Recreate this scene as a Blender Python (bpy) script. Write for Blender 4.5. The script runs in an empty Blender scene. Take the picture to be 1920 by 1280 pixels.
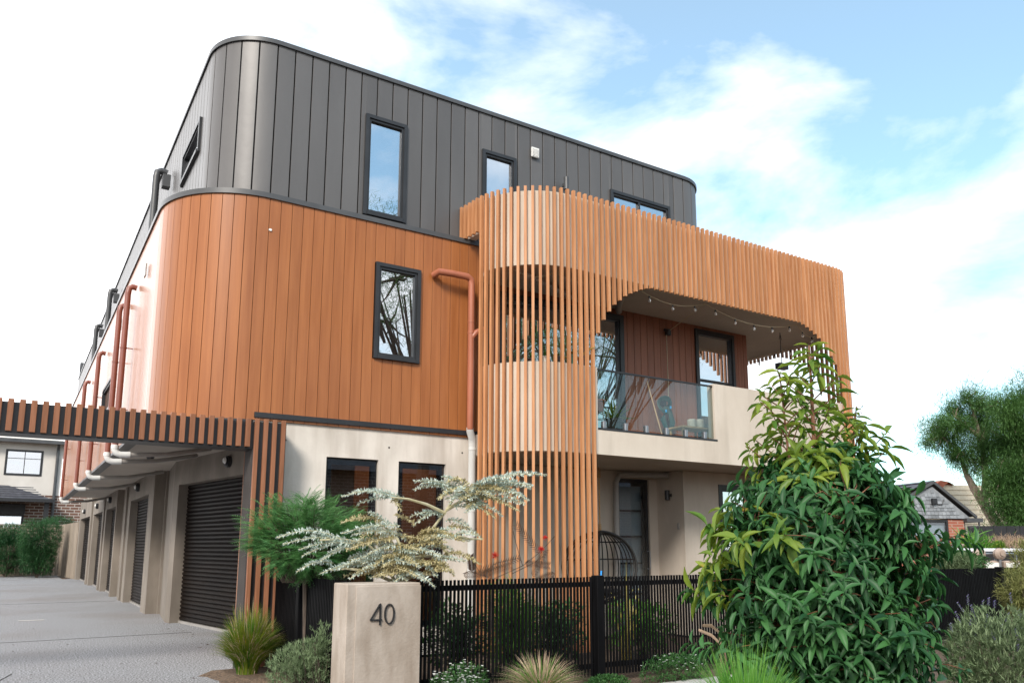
import bpy, math, random
import numpy as np
from mathutils import Vector, Matrix
random.seed(7); RNG = np.random.default_rng(7)
K = 1.2                       # metres per drawing unit
sc = bpy.context.scene
C = sc.collection
# ---------------------------------------------------------------- camera
F_PX, CX, CY = 1484.17, 960.0, 777.2
pi_, ya_, ro_ = [math.radians(a) for a in (9.50861535, 31.99074791, 0.11102485)]
cp, sp, cy_, sy_, cr, sr = math.cos(pi_), math.sin(pi_), math.cos(ya_), math.sin(ya_), math.cos(ro_), math.sin(ro_)
Fv = Vector((sy_*cp, cy_*cp, sp)); R0 = Vector((cy_, -sy_, 0)); U0 = R0.cross(Fv)
Rv = cr*R0 + sr*U0; Uv = -sr*R0 + cr*U0
cd = bpy.data.cameras.new('camera'); cam = bpy.data.objects.new('camera', cd); C.objects.link(cam)
m = Matrix((Rv, Uv, -Fv)).transposed().to_4x4(); m.translation = Vector((0, 0, 1.2*K)); cam.matrix_world = m
cd.sensor_width = 36; cd.lens = F_PX*36/1920; cd.shift_y = (CY-640)/1920; cd.clip_end = 5000; cd.clip_start = .05
sc.camera = cam
# ---------------------------------------------------------------- light and sky
SUN_EL, SUN_AZ = math.radians(36), math.radians(-134)      # azimuth measured from +Y towards +X
w = bpy.data.worlds.new('World'); sc.world = w; w.use_nodes = True
nt = w.node_tree; nt.nodes.clear()
def N(nt, t, **kw):
    n = nt.nodes.new(t)
    for k, v in kw.items(): setattr(n, k, v)
    return n
L = nt.links.new
out = N(nt, 'ShaderNodeOutputWorld'); bg = N(nt, 'ShaderNodeBackground'); bg.inputs[1].default_value = .15
sky = N(nt, 'ShaderNodeTexSky'); sky.sky_type = 'NISHITA'; sky.sun_disc = False
sky.sun_elevation = SUN_EL; sky.sun_rotation = SUN_AZ; sky.air_density = 1.0; sky.dust_density = .6; sky.ozone_density = 1.5
tc = N(nt, 'ShaderNodeTexCoord'); mp = N(nt, 'ShaderNodeMapping'); mp.inputs['Scale'].default_value = (1, 1, 2.2)
mp.inputs['Location'].default_value = (4.4, 3.3, 8.1)
L(tc.outputs['Generated'], mp.inputs[0])
no = N(nt, 'ShaderNodeTexNoise'); no.inputs['Scale'].default_value = 2.6; no.inputs['Detail'].default_value = 12; no.inputs['Roughness'].default_value = .56
no.inputs['Distortion'].default_value = .25
L(mp.outputs[0], no.inputs['Vector'])
# thicker cloud towards the hazy left, open blue towards the upper right
sepd = N(nt, 'ShaderNodeVectorMath', operation='DOT_PRODUCT'); sepd.inputs[1].default_value = (-.62, .20, -.80)
L(tc.outputs['Generated'], sepd.inputs[0])
md = N(nt, 'ShaderNodeMath', operation='MULTIPLY_ADD'); md.inputs[1].default_value = .42; md.inputs[2].default_value = .283
L(sepd.outputs['Value'], md.inputs[0])
ad = N(nt, 'ShaderNodeMath', operation='ADD'); L(no.outputs[0], ad.inputs[0]); L(md.outputs[0], ad.inputs[1])
cr_ = N(nt, 'ShaderNodeValToRGB'); cr_.color_ramp.elements[0].position = .43; cr_.color_ramp.elements[1].position = .66
cr_.color_ramp.elements[0].color = (.16, .16, .16, 1)
L(ad.outputs[0], cr_.inputs[0])
skm = N(nt, 'ShaderNodeMix', data_type='RGBA', blend_type='MULTIPLY'); skm.inputs[0].default_value = 1; skm.inputs[7].default_value = (1.1, 1.6, 1.5, 1)
L(sky.outputs[0], skm.inputs[6])
# extra bright haze low on the left, added so the side walls reflect it
gd = N(nt, 'ShaderNodeVectorMath', operation='DOT_PRODUCT'); gd.inputs[1].default_value = (-.30, .93, .22); L(tc.outputs['Generated'], gd.inputs[0])
gm = N(nt, 'ShaderNodeMath', operation='MAXIMUM'); gm.inputs[1].default_value = 0; L(gd.outputs['Value'], gm.inputs[0])
gp = N(nt, 'ShaderNodeMath', operation='POWER'); gp.inputs[1].default_value = 9; L(gm.outputs[0], gp.inputs[0])
gs = N(nt, 'ShaderNodeMath', operation='MULTIPLY_ADD'); gs.inputs[1].default_value = 1.3; gs.inputs[2].default_value = 1; L(gp.outputs[0], gs.inputs[0])
mx = N(nt, 'ShaderNodeMix', data_type='RGBA'); L(cr_.outputs[0], mx.inputs[0]); L(skm.outputs[2], mx.inputs[6])
mx.inputs[7].default_value = (8.4, 8.45, 8.6, 1)
fin = N(nt, 'ShaderNodeVectorMath', operation='SCALE'); L(mx.outputs[2], fin.inputs[0]); L(gs.outputs[0], fin.inputs['Scale'])
L(fin.outputs[0], bg.inputs[0]); L(bg.outputs[0], out.inputs[0])
sd = bpy.data.lights.new('sun', 'SUN'); sd.energy = 3.0; sd.angle = math.radians(14); sd.color = (1, .93, .84)
so = bpy.data.objects.new('sun', sd); C.objects.link(so)
so.rotation_euler = Vector((-math.sin(SUN_AZ)*math.cos(SUN_EL), -math.cos(SUN_AZ)*math.cos(SUN_EL), -math.sin(SUN_EL))).to_track_quat('-Z', 'Y').to_euler()
sc.view_settings.view_transform = 'Standard'; sc.view_settings.look = 'None'; sc.view_settings.exposure = 0.35; sc.view_settings.gamma = 1
sc.render.engine = 'CYCLES'
sc.cycles.max_bounces = 8; sc.cycles.transparent_max_bounces = 12; sc.cycles.caustics_reflective = False; sc.cycles.caustics_refractive = False
try:
    sc.cycles.use_denoising = True
except Exception: pass
# ---------------------------------------------------------------- materials
def mat(name, base, base2=None, rough=.6, scale=(5, 5, 5), detail=5, metal=0, spec=.5, coat=0, bump=0, bscale=None, island=0, lo=.35, hi=.65, streak=0, subs=0, layer2=None):
    m = bpy.data.materials.new(name); m.use_nodes = True; t = m.node_tree; l = t.links.new
    b = t.nodes['Principled BSDF']; b.inputs['Roughness'].default_value = rough; b.inputs['Metallic'].default_value = metal
    b.inputs['Specular IOR Level'].default_value = spec; b.inputs['Coat Weight'].default_value = coat; b.inputs['Coat Roughness'].default_value = .12
    b.inputs['Base Color'].default_value = (*base, 1)
    co = N(t, 'ShaderNodeTexCoord')
    cur = None
    if base2:
        mpn = N(t, 'ShaderNodeMapping'); mpn.inputs['Scale'].default_value = scale; l(co.outputs['Object'], mpn.inputs[0])
        if island:
            geo = N(t, 'ShaderNodeNewGeometry'); cmb = N(t, 'ShaderNodeVectorMath', operation='MULTIPLY_ADD')
            l(geo.outputs['Random Per Island'], cmb.inputs[0]); cmb.inputs[1].default_value = (31, 17, 23); l(mpn.outputs[0], cmb.inputs[2]); src = cmb.outputs[0]
        else: src = mpn.outputs[0]
        n1 = N(t, 'ShaderNodeTexNoise'); n1.inputs['Scale'].default_value = 1; n1.inputs['Detail'].default_value = detail; n1.inputs['Roughness'].default_value = .6
        l(src, n1.inputs['Vector'])
        rp = N(t, 'ShaderNodeValToRGB'); rp.color_ramp.elements[0].position = lo; rp.color_ramp.elements[1].position = hi
        rp.color_ramp.elements[0].color = (*base, 1); rp.color_ramp.elements[1].color = (*base2, 1); l(n1.outputs[0], rp.inputs[0]); cur = rp.outputs[0]
        if layer2:
            c2, s2, f2 = layer2
            mp2 = N(t, 'ShaderNodeMapping'); mp2.inputs['Scale'].default_value = s2; l(co.outputs['Object'], mp2.inputs[0])
            n2 = N(t, 'ShaderNodeTexNoise'); n2.inputs['Scale'].default_value = 1; n2.inputs['Detail'].default_value = 7; l(mp2.outputs[0], n2.inputs['Vector'])
            r2 = N(t, 'ShaderNodeMapRange'); r2.inputs[1].default_value = .48; r2.inputs[2].default_value = .72; r2.inputs[4].default_value = f2
            l(n2.outputs[0], r2.inputs[0])
            x2 = N(t, 'ShaderNodeMix', data_type='RGBA'); l(r2.outputs[0], x2.inputs[0]); l(cur, x2.inputs[6]); x2.inputs[7].default_value = (*c2, 1); cur = x2.outputs[2]
        if island:
            hs = N(t, 'ShaderNodeHueSaturation'); mr = N(t, 'ShaderNodeMapRange'); mr.inputs[3].default_value = 1-island; mr.inputs[4].default_value = 1+island
            l(geo.outputs['Random Per Island'], mr.inputs[0]); l(mr.outputs[0], hs.inputs['Value']); l(cur, hs.inputs['Color']); cur = hs.outputs[0]
        l(cur, b.inputs['Base Color'])
    if bump:
        bn = N(t, 'ShaderNodeTexNoise'); bn.inputs['Scale'].default_value = bscale or 30; bn.inputs['Detail'].default_value = 5; l(co.outputs['Object'], bn.inputs['Vector'])
        bp = N(t, 'ShaderNodeBump'); bp.inputs['Strength'].default_value = bump; bp.inputs['Distance'].default_value = .02; l(bn.outputs[0], bp.inputs['Height']); l(bp.outputs[0], b.inputs['Normal'])
    return m
def leafmat(name, c1, c2, rough=.5, trans=.35, spec=.4, scale=1.2, c3=None):
    """leaf: colour varies per leaf and in clumps, light passes through a little"""
    m = bpy.data.materials.new(name); m.use_nodes = True; t = m.node_tree; l = t.links.new
    b = t.nodes['Principled BSDF']; b.inputs['Roughness'].default_value = rough; b.inputs['Specular IOR Level'].default_value = spec
    geo = N(t, 'ShaderNodeNewGeometry'); co = N(t, 'ShaderNodeTexCoord')
    n = N(t, 'ShaderNodeTexNoise'); n.inputs['Scale'].default_value = scale; n.inputs['Detail'].default_value = 3; l(co.outputs['Object'], n.inputs['Vector'])
    a = N(t, 'ShaderNodeMath', operation='MULTIPLY_ADD'); a.inputs[1].default_value = .55; l(geo.outputs['Random Per Island'], a.inputs[0])
    s = N(t, 'ShaderNodeMath', operation='SUBTRACT'); l(n.outputs[0], s.inputs[0]); s.inputs[1].default_value = .27; l(s.outputs[0], a.inputs[2])
    rp = N(t, 'ShaderNodeValToRGB'); rp.color_ramp.elements[0].position = .15; rp.color_ramp.elements[1].position = .85
    rp.color_ramp.elements[0].color = (*c1, 1); rp.color_ramp.elements[1].color = (*c2, 1)
    if c3:
        e = rp.color_ramp.elements.new(.93); e.color = (*c3, 1)
    l(a.outputs[0], rp.inputs[0]); l(rp.outputs[0], b.inputs['Base Color'])
    tr = N(t, 'ShaderNodeBsdfTranslucent'); hs = N(t, 'ShaderNodeHueSaturation'); hs.inputs['Value'].default_value = 1.6; hs.inputs['Hue'].default_value = .485
    l(rp.outputs[0], hs.inputs['Color']); l(hs.outputs[0], tr.inputs[0])
    ms = N(t, 'ShaderNodeMixShader'); ms.inputs[0].default_value = trans; l(b.outputs[0], ms.inputs[1]); l(tr.outputs[0], ms.inputs[2])
    l(ms.outputs[0], t.nodes['Material Output'].inputs[0])
    return m
def glassmat(name, tint=(.85, .9, .9), refl=.3, rough=.0, opac=0):
    m = bpy.data.materials.new(name); m.use_nodes = True; t = m.node_tree; l = t.links.new; t.nodes.remove(t.nodes['Principled BSDF'])
    tr = N(t, 'ShaderNodeBsdfTransparent'); tr.inputs[0].default_value = (*tint, 1)
    gl = N(t, 'ShaderNodeBsdfGlossy'); gl.inputs['Roughness'].default_value = rough; gl.inputs[0].default_value = (.95, .97, 1, 1)
    lw = N(t, 'ShaderNodeLayerWeight'); lw.inputs[0].default_value = .2
    mr = N(t, 'ShaderNodeMapRange'); mr.inputs[3].default_value = refl; mr.inputs[4].default_value = min(1, refl+.6); l(lw.outputs['Fresnel'], mr.inputs[0])
    ms = N(t, 'ShaderNodeMixShader'); l(mr.outputs[0], ms.inputs[0]); l(tr.outputs[0], ms.inputs[1]); l(gl.outputs[0], ms.inputs[2])
    l(ms.outputs[0], t.nodes['Material Output'].inputs[0])
    return m
MT = dict(
 porch=mat('porch_render', (.46, .40, .335), (.57, .50, .425), .85, (1.2, 1.2, .7), 7, bump=.1, bscale=35, layer2=((.36, .31, .25), (3, 3, .5), .5)),
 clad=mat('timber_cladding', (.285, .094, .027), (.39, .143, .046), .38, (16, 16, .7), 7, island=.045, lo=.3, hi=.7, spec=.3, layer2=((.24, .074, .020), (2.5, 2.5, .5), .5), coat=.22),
 clad_dark=mat('timber_shade_toned', (.20, .070, .036), (.26, .095, .050), .5, (14, 14, .9), 6, island=.1),  # same timber as the cladding, balcony shade put into a darker colour
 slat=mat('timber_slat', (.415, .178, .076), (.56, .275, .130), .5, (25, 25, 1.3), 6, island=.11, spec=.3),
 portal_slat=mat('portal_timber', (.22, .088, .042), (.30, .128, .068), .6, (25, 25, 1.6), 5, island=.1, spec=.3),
 black_clad=mat('charcoal_metal_cladding', (.092, .087, .085), (.115, .109, .106), .45, (1.1, 1.1, .3), 3, island=.08, spec=.6, metal=.1, coat=.0, bump=.3, bscale=2.2),
 black=mat('black_powdercoat', (.016, .017, .019), (.024, .025, .028), .42, (3, 3, 3), 3),
 fence=mat('black_fence_paint', (.004, .004, .0045), (.007, .007, .008), .6, (8, 8, 2), 4, island=.15, spec=.06),
 charcoal=mat('charcoal_flashing', (.055, .057, .06), (.075, .077, .08), .4, (2, 2, 2), 3),
 postgrey=mat('brown_grey_metal', (.05, .043, .040), (.065, .057, .053), .85, (2, 2, 2), 3, spec=.15),
 backing=mat('dark_backing', (.008, .006, .005), None, .9), backing_br=mat('brown_backing', (.055, .020, .008), None, .9),
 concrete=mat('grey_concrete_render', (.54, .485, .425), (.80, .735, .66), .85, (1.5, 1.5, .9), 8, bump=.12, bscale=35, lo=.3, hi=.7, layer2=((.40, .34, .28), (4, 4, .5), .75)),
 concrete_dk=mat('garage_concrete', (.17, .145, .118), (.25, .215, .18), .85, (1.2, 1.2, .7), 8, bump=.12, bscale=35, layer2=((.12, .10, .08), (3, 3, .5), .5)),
 pillar=mat('formed_concrete', (.32, .265, .215), (.49, .425, .365), .85, (3.2, 3.2, 1.8), 9, bump=.2, bscale=40, lo=.3, hi=.7, layer2=((.24, .185, .14), (5, 5, 1.2), .75)),
 soffit=mat('soffit_board', (.40, .35, .30), (.47, .42, .365), .8, (1, 1, 1), 4),
 parapet=mat('beige_render', (.55, .475, .39), (.67, .595, .505), .85, (1.3, 1.3, .8), 8, bump=.08, bscale=35, lo=.3, hi=.7, layer2=((.42, .36, .29), (4, 4, .4), .6)),
 door=mat('bronze_roller_door', (.006, .0035, .0025), (.010, .006, .004), .6, (1, 1, 6), 4, spec=.15),
 pipe=mat('terracotta_pipe', (.36, .12, .065), (.43, .15, .085), .35, (4, 4, 2), 4),
 pipe_dk=mat('brown_pipe', (.20, .065, .045), (.25, .085, .06), .4, (4, 4, 2), 4),
 pvc=mat('white_pvc_pipe', (.62, .62, .60), (.70, .70, .68), .35, (3, 3, 1), 4),
 pvc_grey=mat('grey_pvc_pipe', (.26, .245, .225), (.33, .31, .29), .4, (3, 3, 1), 4),
 white=mat('white_paint', (.72, .71, .68), (.78, .77, .74), .5, (4, 4, 4), 4),
 rail=mat('dark_metal', (.03, .03, .033), (.04, .04, .043), .35, (3, 3, 3), 3, metal=.3),
 steel=mat('grey_steel', (.25, .26, .28), (.32, .33, .35), .35, (5, 5, 5), 3, metal=.7),
 curtain=mat('sheer_curtain', (.40, .40, .39), (.55, .55, .54), .9, (60, 60, 1.2), 3),
 blind=mat('pale_roller_blind', (.66, .70, .70), (.74, .78, .78), .8, (1, 1, 1), 3),
 room=mat('brown_room_wall', (.26, .12, .07), (.34, .17, .10), .8, (1, 1, 1), 3),
 asph=mat('exposed_aggregate', (.08, .081, .086), (.43, .435, .45), .95, (48, 48, 48), 4, bump=.2, bscale=80, lo=.40, hi=.60, spec=.2, layer2=((.15, .12, .10), (.30, .30, .30), .45)),
 path=mat('concrete_path', (.42, .40, .37), (.52, .50, .47), .9, (8, 8, 8), 6, bump=.2, bscale=60),
 soil=mat('bark_mulch', (.055, .036, .024), (.17, .115, .075), .95, (35, 35, 35), 6, bump=.9, bscale=45),
 palings=mat('weathered_palings', (.20, .16, .12), (.34, .28, .22), .9, (20, 20, 1.2), 6, island=.22),
 rope=mat('natural_rope', (.38, .22, .10), (.52, .33, .17), .9, (60, 60, 60), 3),
 wicker=mat('black_wicker', (.012, .011, .011), (.025, .022, .02), .45, (40, 40, 40), 3),
 terracotta=mat('terracotta_pot', (.30, .11, .06), (.38, .15, .085), .8, (6, 6, 6), 4),
 potgreen=mat('teal_pot', (.01, .16, .13), (.015, .2, .16), .4, (3, 3, 3), 2),
 potwhite=mat('cream_pot', (.55, .52, .46), (.62, .6, .54), .6, (3, 3, 3), 2),
 potblack=mat('black_pot', (.015, .015, .015), (.03, .03, .03), .5, (3, 3, 3), 2),
 wood=mat('pale_wood', (.42, .27, .14), (.52, .35, .2), .6, (20, 20, 3), 4),
 bark=mat('grey_brown_bark', (.20, .15, .11), (.38, .30, .24), .95, (10, 10, 2.5), 7, bump=.6, bscale=20),
 bark_dk=mat('dark_bark', (.06, .045, .035), (.12, .09, .07), .95, (14, 14, 4), 6),
 stem_red=mat('reddish_stem', (.13, .055, .03), (.22, .095, .05), .6, (14, 14, 4), 4),
 stem_grey=mat('pale_stem', (.42, .38, .22), (.56, .52, .36), .7, (14, 14, 4), 4),
 glass=glassmat('window_glass', (.70, .75, .78), .07),
 glass_hi=glassmat('coated_window_glass', (.5, .55, .58), .55),
 glass_bal=glassmat('balustrade_glass', (.88, .92, .90), .03),
)
_bulb = bpy.data.materials.new('bulb_glass'); _bulb.use_nodes = True
_b = _bulb.node_tree.nodes['Principled BSDF']; _b.inputs['Base Color'].default_value = (.95, .93, .88, 1); _b.inputs['Transmission Weight'].default_value = .7; _b.inputs['Roughness'].default_value = .05
MT['bulb'] = _bulb
mat_emit = bpy.data.materials.new('warm_downlight'); mat_emit.use_nodes = True; _e = mat_emit.node_tree.nodes['Principled BSDF']; _e.inputs['Emission Color'].default_value = (1, .55, .25, 1); _e.inputs['Emission Strength'].default_value = 9
# ---------------------------------------------------------------- mesh helpers (drawing units, world axes)
class M:
    def __init__(s, tf=None): s.v = []; s.f = []; s.tf = tf
    def P(s, a, b, z):
        if s.tf: ox, oy, dx, dy = s.tf; return (ox+dx*a+dy*b, oy+dy*a-dx*b, z)   # a along wall, b outwards
        return (a, b, z)
    def add(s, vs, fs):
        n = len(s.v); s.v += [s.P(*p) for p in vs]; s.f += [tuple(i+n for i in f) for f in fs]; return s
    def box(s, x0, x1, y0, y1, z0, z1):
        return s.add([(x0,y0,z0),(x1,y0,z0),(x1,y1,z0),(x0,y1,z0),(x0,y0,z1),(x1,y0,z1),(x1,y1,z1),(x0,y1,z1)],
              [(0,3,2,1),(4,5,6,7),(0,1,5,4),(1,2,6,5),(2,3,7,6),(3,0,4,7)])
    def bbox(s, x0, x1, y0, y1, z0, z1, e=.01):
        """box with chamfered vertical and top edges"""
        pl = [(x0+e,y0),(x1-e,y0),(x1,y0+e),(x1,y1-e),(x1-e,y1),(x0+e,y1),(x0,y1-e),(x0,y0+e)]
        pi = [(x0+e,y0+e),(x1-e,y0+e),(x1-e,y0+e),(x1-e,y1-e),(x1-e,y1-e),(x0+e,y1-e),(x0+e,y1-e),(x0+e,y0+e)]
        vs = [(x,y,z0) for x,y in pl]+[(x,y,z1-e) for x,y in pl]+[(x,y,z1) for x,y in pi]
        fs = [tuple(range(7,-1,-1)), tuple(range(16,24))]
        for k in range(8):
            j = (k+1) % 8; fs += [(k,j,j+8,k+8),(k+8,j+8,j+16,k+16)]
        return s.add(vs, fs)
    def prism(s, pts, z0, z1):
        n = len(pts); return s.add([(x,y,z0) for x,y in pts]+[(x,y,z1) for x,y in pts],
              [tuple(range(n-1,-1,-1)), tuple(range(n,2*n))]+[(k,(k+1)%n,(k+1)%n+n,k+n) for k in range(n)])
    def strip(s, outer, inner, z0, z1):
        """open wall following two plan polylines"""
        n = len(outer); vs = []
        for (a, b) in zip(outer, inner): vs += [(*a, z0), (*b, z0), (*b, z1), (*a, z1)]
        fs = [(0,1,2,3), ((n-1)*4+3,(n-1)*4+2,(n-1)*4+1,(n-1)*4)]
        for k in range(n-1):
            o = 4*k
            for q in range(4): fs.append((o+q, o+4+q, o+4+(q+1)%4, o+(q+1)%4))
        return s.add(vs, fs)
    def tube(s, pts, r, n=10, cap=True, flat=1.0):
        pts = [Vector(p) for p in pts]; r = r if hasattr(r, '__len__') else [r]*len(pts)
        vs = []; up = None
        for i, p in enumerate(pts):
            d = (pts[min(i+1, len(pts)-1)]-pts[max(i-1, 0)]).normalized()
            if up is None: up = Vector((0,0,1)) if abs(d.z) < .9 else Vector((1,0,0))
            a = d.cross(up).normalized(); b = a.cross(d).normalized(); up = b
            for k in range(n):
                t = 2*math.pi*k/n; q = p+r[i]*(math.cos(t)*a+math.sin(t)*b*flat); vs.append(tuple(q))
        fs = []
        for i in range(len(pts)-1):
            for k in range(n): fs.append((i*n+k, i*n+(k+1)%n, (i+1)*n+(k+1)%n, (i+1)*n+k))
        if cap: fs += [tuple(range(n-1,-1,-1)), tuple(range((len(pts)-1)*n, len(pts)*n))]
        return s.add(vs, fs)
    def lathe(s, prof, c=(0,0,0), n=20):
        """prof: (radius, z) pairs turned round a vertical axis"""
        vs = [(c[0]+r*math.cos(2*math.pi*k/n), c[1]+r*math.sin(2*math.pi*k/n), c[2]+z) for r, z in prof for k in range(n)]
        fs = [(i*n+k, i*n+(k+1)%n, (i+1)*n+(k+1)%n, (i+1)*n+k) for i in range(len(prof)-1) for k in range(n)]
        fs += [tuple(range(n-1,-1,-1)), tuple(range((len(prof)-1)*n, len(prof)*n))]
        return s.add(vs, fs)
    def build(s, name, m, parent=None, loc=None, smooth=False):
        """one mesh object; its origin is loc or its parent's origin"""
        o = parent
        base = Vector((0,0,0))
        while o is not None: base += Vector(o.location)/K; o = o.parent
        if parent is None and loc is not None: base = Vector(loc)
        a = (np.array(s.v, dtype=np.float64)-np.array(base))*K
        me = bpy.data.meshes.new(name); me.from_pydata(a.tolist(), [], s.f); me.update()
        me.materials.append(MT[m] if isinstance(m, str) else m)
        if smooth:
            me.polygons.foreach_set('use_smooth', [True]*len(me.polygons)); me.set_sharp_from_angle(angle=math.radians(40))
        ob = bpy.data.objects.new(name, me); C.objects.link(ob)
        if parent: ob.parent = parent
        elif loc is not None: ob.location = base*K
        return ob
def fast_mesh(name, V, Fc, m, parent=None, loc=None, smooth=False):
    """V (n,3) drawing units, Fc list of index arrays (each (k,3) or (k,4))"""
    o = parent; base = Vector((0,0,0))
    while o is not None: base += Vector(o.location)/K; o = o.parent
    if parent is None and loc is not None: base = Vector(loc)
    V = (V-np.array(base))*K
    me = bpy.data.meshes.new(name); me.vertices.add(len(V)); me.vertices.foreach_set('co', V.astype(np.float32).ravel())
    if not isinstance(Fc, list): Fc = [Fc]
    loops = np.concatenate([f.ravel() for f in Fc]); sizes = np.concatenate([np.full(len(f), f.shape[1]) for f in Fc])
    me.loops.add(len(loops)); me.loops.foreach_set('vertex_index', loops.astype(np.int32))
    me.polygons.add(len(sizes)); me.polygons.foreach_set('loop_start', np.concatenate([[0], np.cumsum(sizes)[:-1]]).astype(np.int32))
    me.update(calc_edges=True)
    if smooth: me.polygons.foreach_set('use_smooth', [True]*len(me.polygons))
    me.materials.append(MT[m] if isinstance(m, str) else m)
    ob = bpy.data.objects.new(name, me); C.objects.link(ob)
    if parent: ob.parent = parent
    elif loc is not None: ob.location = base*K
    return ob
def tag(o, label=None, cat=None, group=None, kind=None):
    if label: o['label'] = label
    if cat: o['category'] = cat
    if group: o['group'] = group
    if kind: o['kind'] = kind
    return o
def thing(name, loc, label, cat, group=None):
    o = bpy.data.objects.new(name, None); o.empty_display_size = .2; C.objects.link(o); o.location = Vector(loc)*K
    return tag(o, label, cat, group)
def struct(name, mb, m): return tag(mb.build(name, m), kind='structure')
def copy_tree(src, loc=None, parent=None):
    c = src.copy(); C.objects.link(c); c.parent = parent
    if loc is not None: c.location = Vector(loc)*K
    for ch in list(src.children): copy_tree(ch, None, c)
    return c
# plan paths -----------------------------------------------------------
def arc(cx, cy, r, a0, a1, n=14): return [(cx+r*math.cos(math.radians(a0+(a1-a0)*k/n)), cy+r*math.sin(math.radians(a0+(a1-a0)*k/n))) for k in range(n+1)]
class Path:
    def __init__(s, pts):
        s.p = [pts[0]]
        for q in pts[1:]:
            if math.dist(q, s.p[-1]) > 1e-5: s.p.append(q)
        s.s = [0]
        for a, b in zip(s.p, s.p[1:]): s.s.append(s.s[-1]+math.dist(a, b))
        s.len = s.s[-1]
    def at(s, t, off=0):
        """point at arclength t, moved inwards (to the left of travel) by off"""
        t = max(0, min(s.len, t)); i = max(0, min(len(s.p)-2, int(np.searchsorted(s.s, t, 'right'))-1))
        (x0,y0),(x1,y1) = s.p[i], s.p[i+1]; L_ = s.s[i+1]-s.s[i]; u = (t-s.s[i])/L_; dx, dy = (x1-x0)/L_, (y1-y0)/L_
        # smooth normal near vertices
        if u < .5 and i > 0: j = i-1; wgt = .5-u
        elif u >= .5 and i < len(s.p)-2: j = i+1; wgt = u-.5
        else: j = i; wgt = 0
        lj = s.s[j+1]-s.s[j]; ex, ey = (s.p[j+1][0]-s.p[j][0])/lj, (s.p[j+1][1]-s.p[j][1])/lj
        if ex*dx+ey*dy > .5 and L_ < .5: nx, ny = dx*(1-wgt)+ex*wgt, dy*(1-wgt)+ey*wgt
        else: nx, ny = dx, dy
        n = math.hypot(nx, ny); nx, ny = nx/n, ny/n
        return (x0+(x1-x0)*u-ny*off, y0+(y1-y0)*u+nx*off), (nx, ny)
    def samples(s, a, b): return [a]+[t for t in s.s if a+.004 < t < b-.004]+[b]
    def s_of(s, x=None, y=None, lo=0, hi=None):
        best = None
        for k in range(4001):
            t = lo+((hi or s.len)-lo)*k/4000; (px, py), _ = s.at(t); d = abs(px-x) if x is not None else abs(py-y)
            if best is None or d < best[0]: best = (d, t)
        return best[1]
def wallpath(mb, path, a, b, o0, o1, z0, z1):
    ts = path.samples(a, b); return mb.strip([path.at(t, o0)[0] for t in ts], [path.at(t, o1)[0] for t in ts], z0, z1)
def cladding(mb, path, a, b, z0, z1, pitch, gap=.008, thick=.02, phase=0, openings=(), bev=.004):
    cuts = []; t = a+phase
    while t > a: t -= pitch
    bounds = []
    while t < b: bounds.append((max(t, a), min(t+pitch, b))); t += pitch
    for (s0, s1) in bounds:
        if s1-s0 < .01: continue
        xs = sorted({s0, s1, *[q for o in openings for q in o[:2] if s0+.01 < q < s1-.01]})
        for u0, u1 in zip(xs, xs[1:]):
            zs = [(z0, z1)]
            for (p0, p1, q0, q1) in openings:
                if u0 >= p0-.006 and u1 <= p1+.006:
                    nz = []
                    for c0, c1 in zs:
                        if q0 > c0: nz.append((c0, min(q0, c1)))
                        if q1 < c1: nz.append((max(q1, c0), c1))
                    zs = nz
            g0 = gap/2 if u0 == s0 else 0; g1 = gap/2 if u1 == s1 else 0
            A, B = u0+g0, u1-g1; ts = path.samples(A+bev, B-bev)
            outer = [path.at(A, bev)[0]]+[path.at(t_, 0)[0] for t_ in ts]+[path.at(B, bev)[0]]
            inner = [path.at(B, thick)[0], path.at(A, thick)[0]]
            if len(ts) > 2: inner = [path.at(t_, thick)[0] for t_ in [B]+ts[::-1]+[A]]
            for c0, c1 in zs:
                if c1-c0 > .004: mb.prism(outer+inner, c0, c1)
def wall(mb, L0, L1, b0, b1, z0, z1, ops=()):
    """wall in the mb's own wall frame, a from L0 to L1, depth b0..b1, with rectangular openings (a0,a1,z0,z1)"""
    xs = sorted({L0, L1, *[q for o in ops for q in o[:2]]})
    for u0, u1 in zip(xs, xs[1:]):
        zs = [(z0, z1)]
        for (p0, p1, q0, q1) in ops:
            if u0 >= p0-1e-6 and u1 <= p1+1e-6:
                nz = []
                for c0, c1 in zs:
                    if q0 > c0+1e-4: nz.append((c0, min(q0, c1)))
                    if q1 < c1-1e-4: nz.append((max(q1, c0), c1))
                zs = nz
        for c0, c1 in zs: mb.box(u0, u1, b0, b1, c0, c1)
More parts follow.
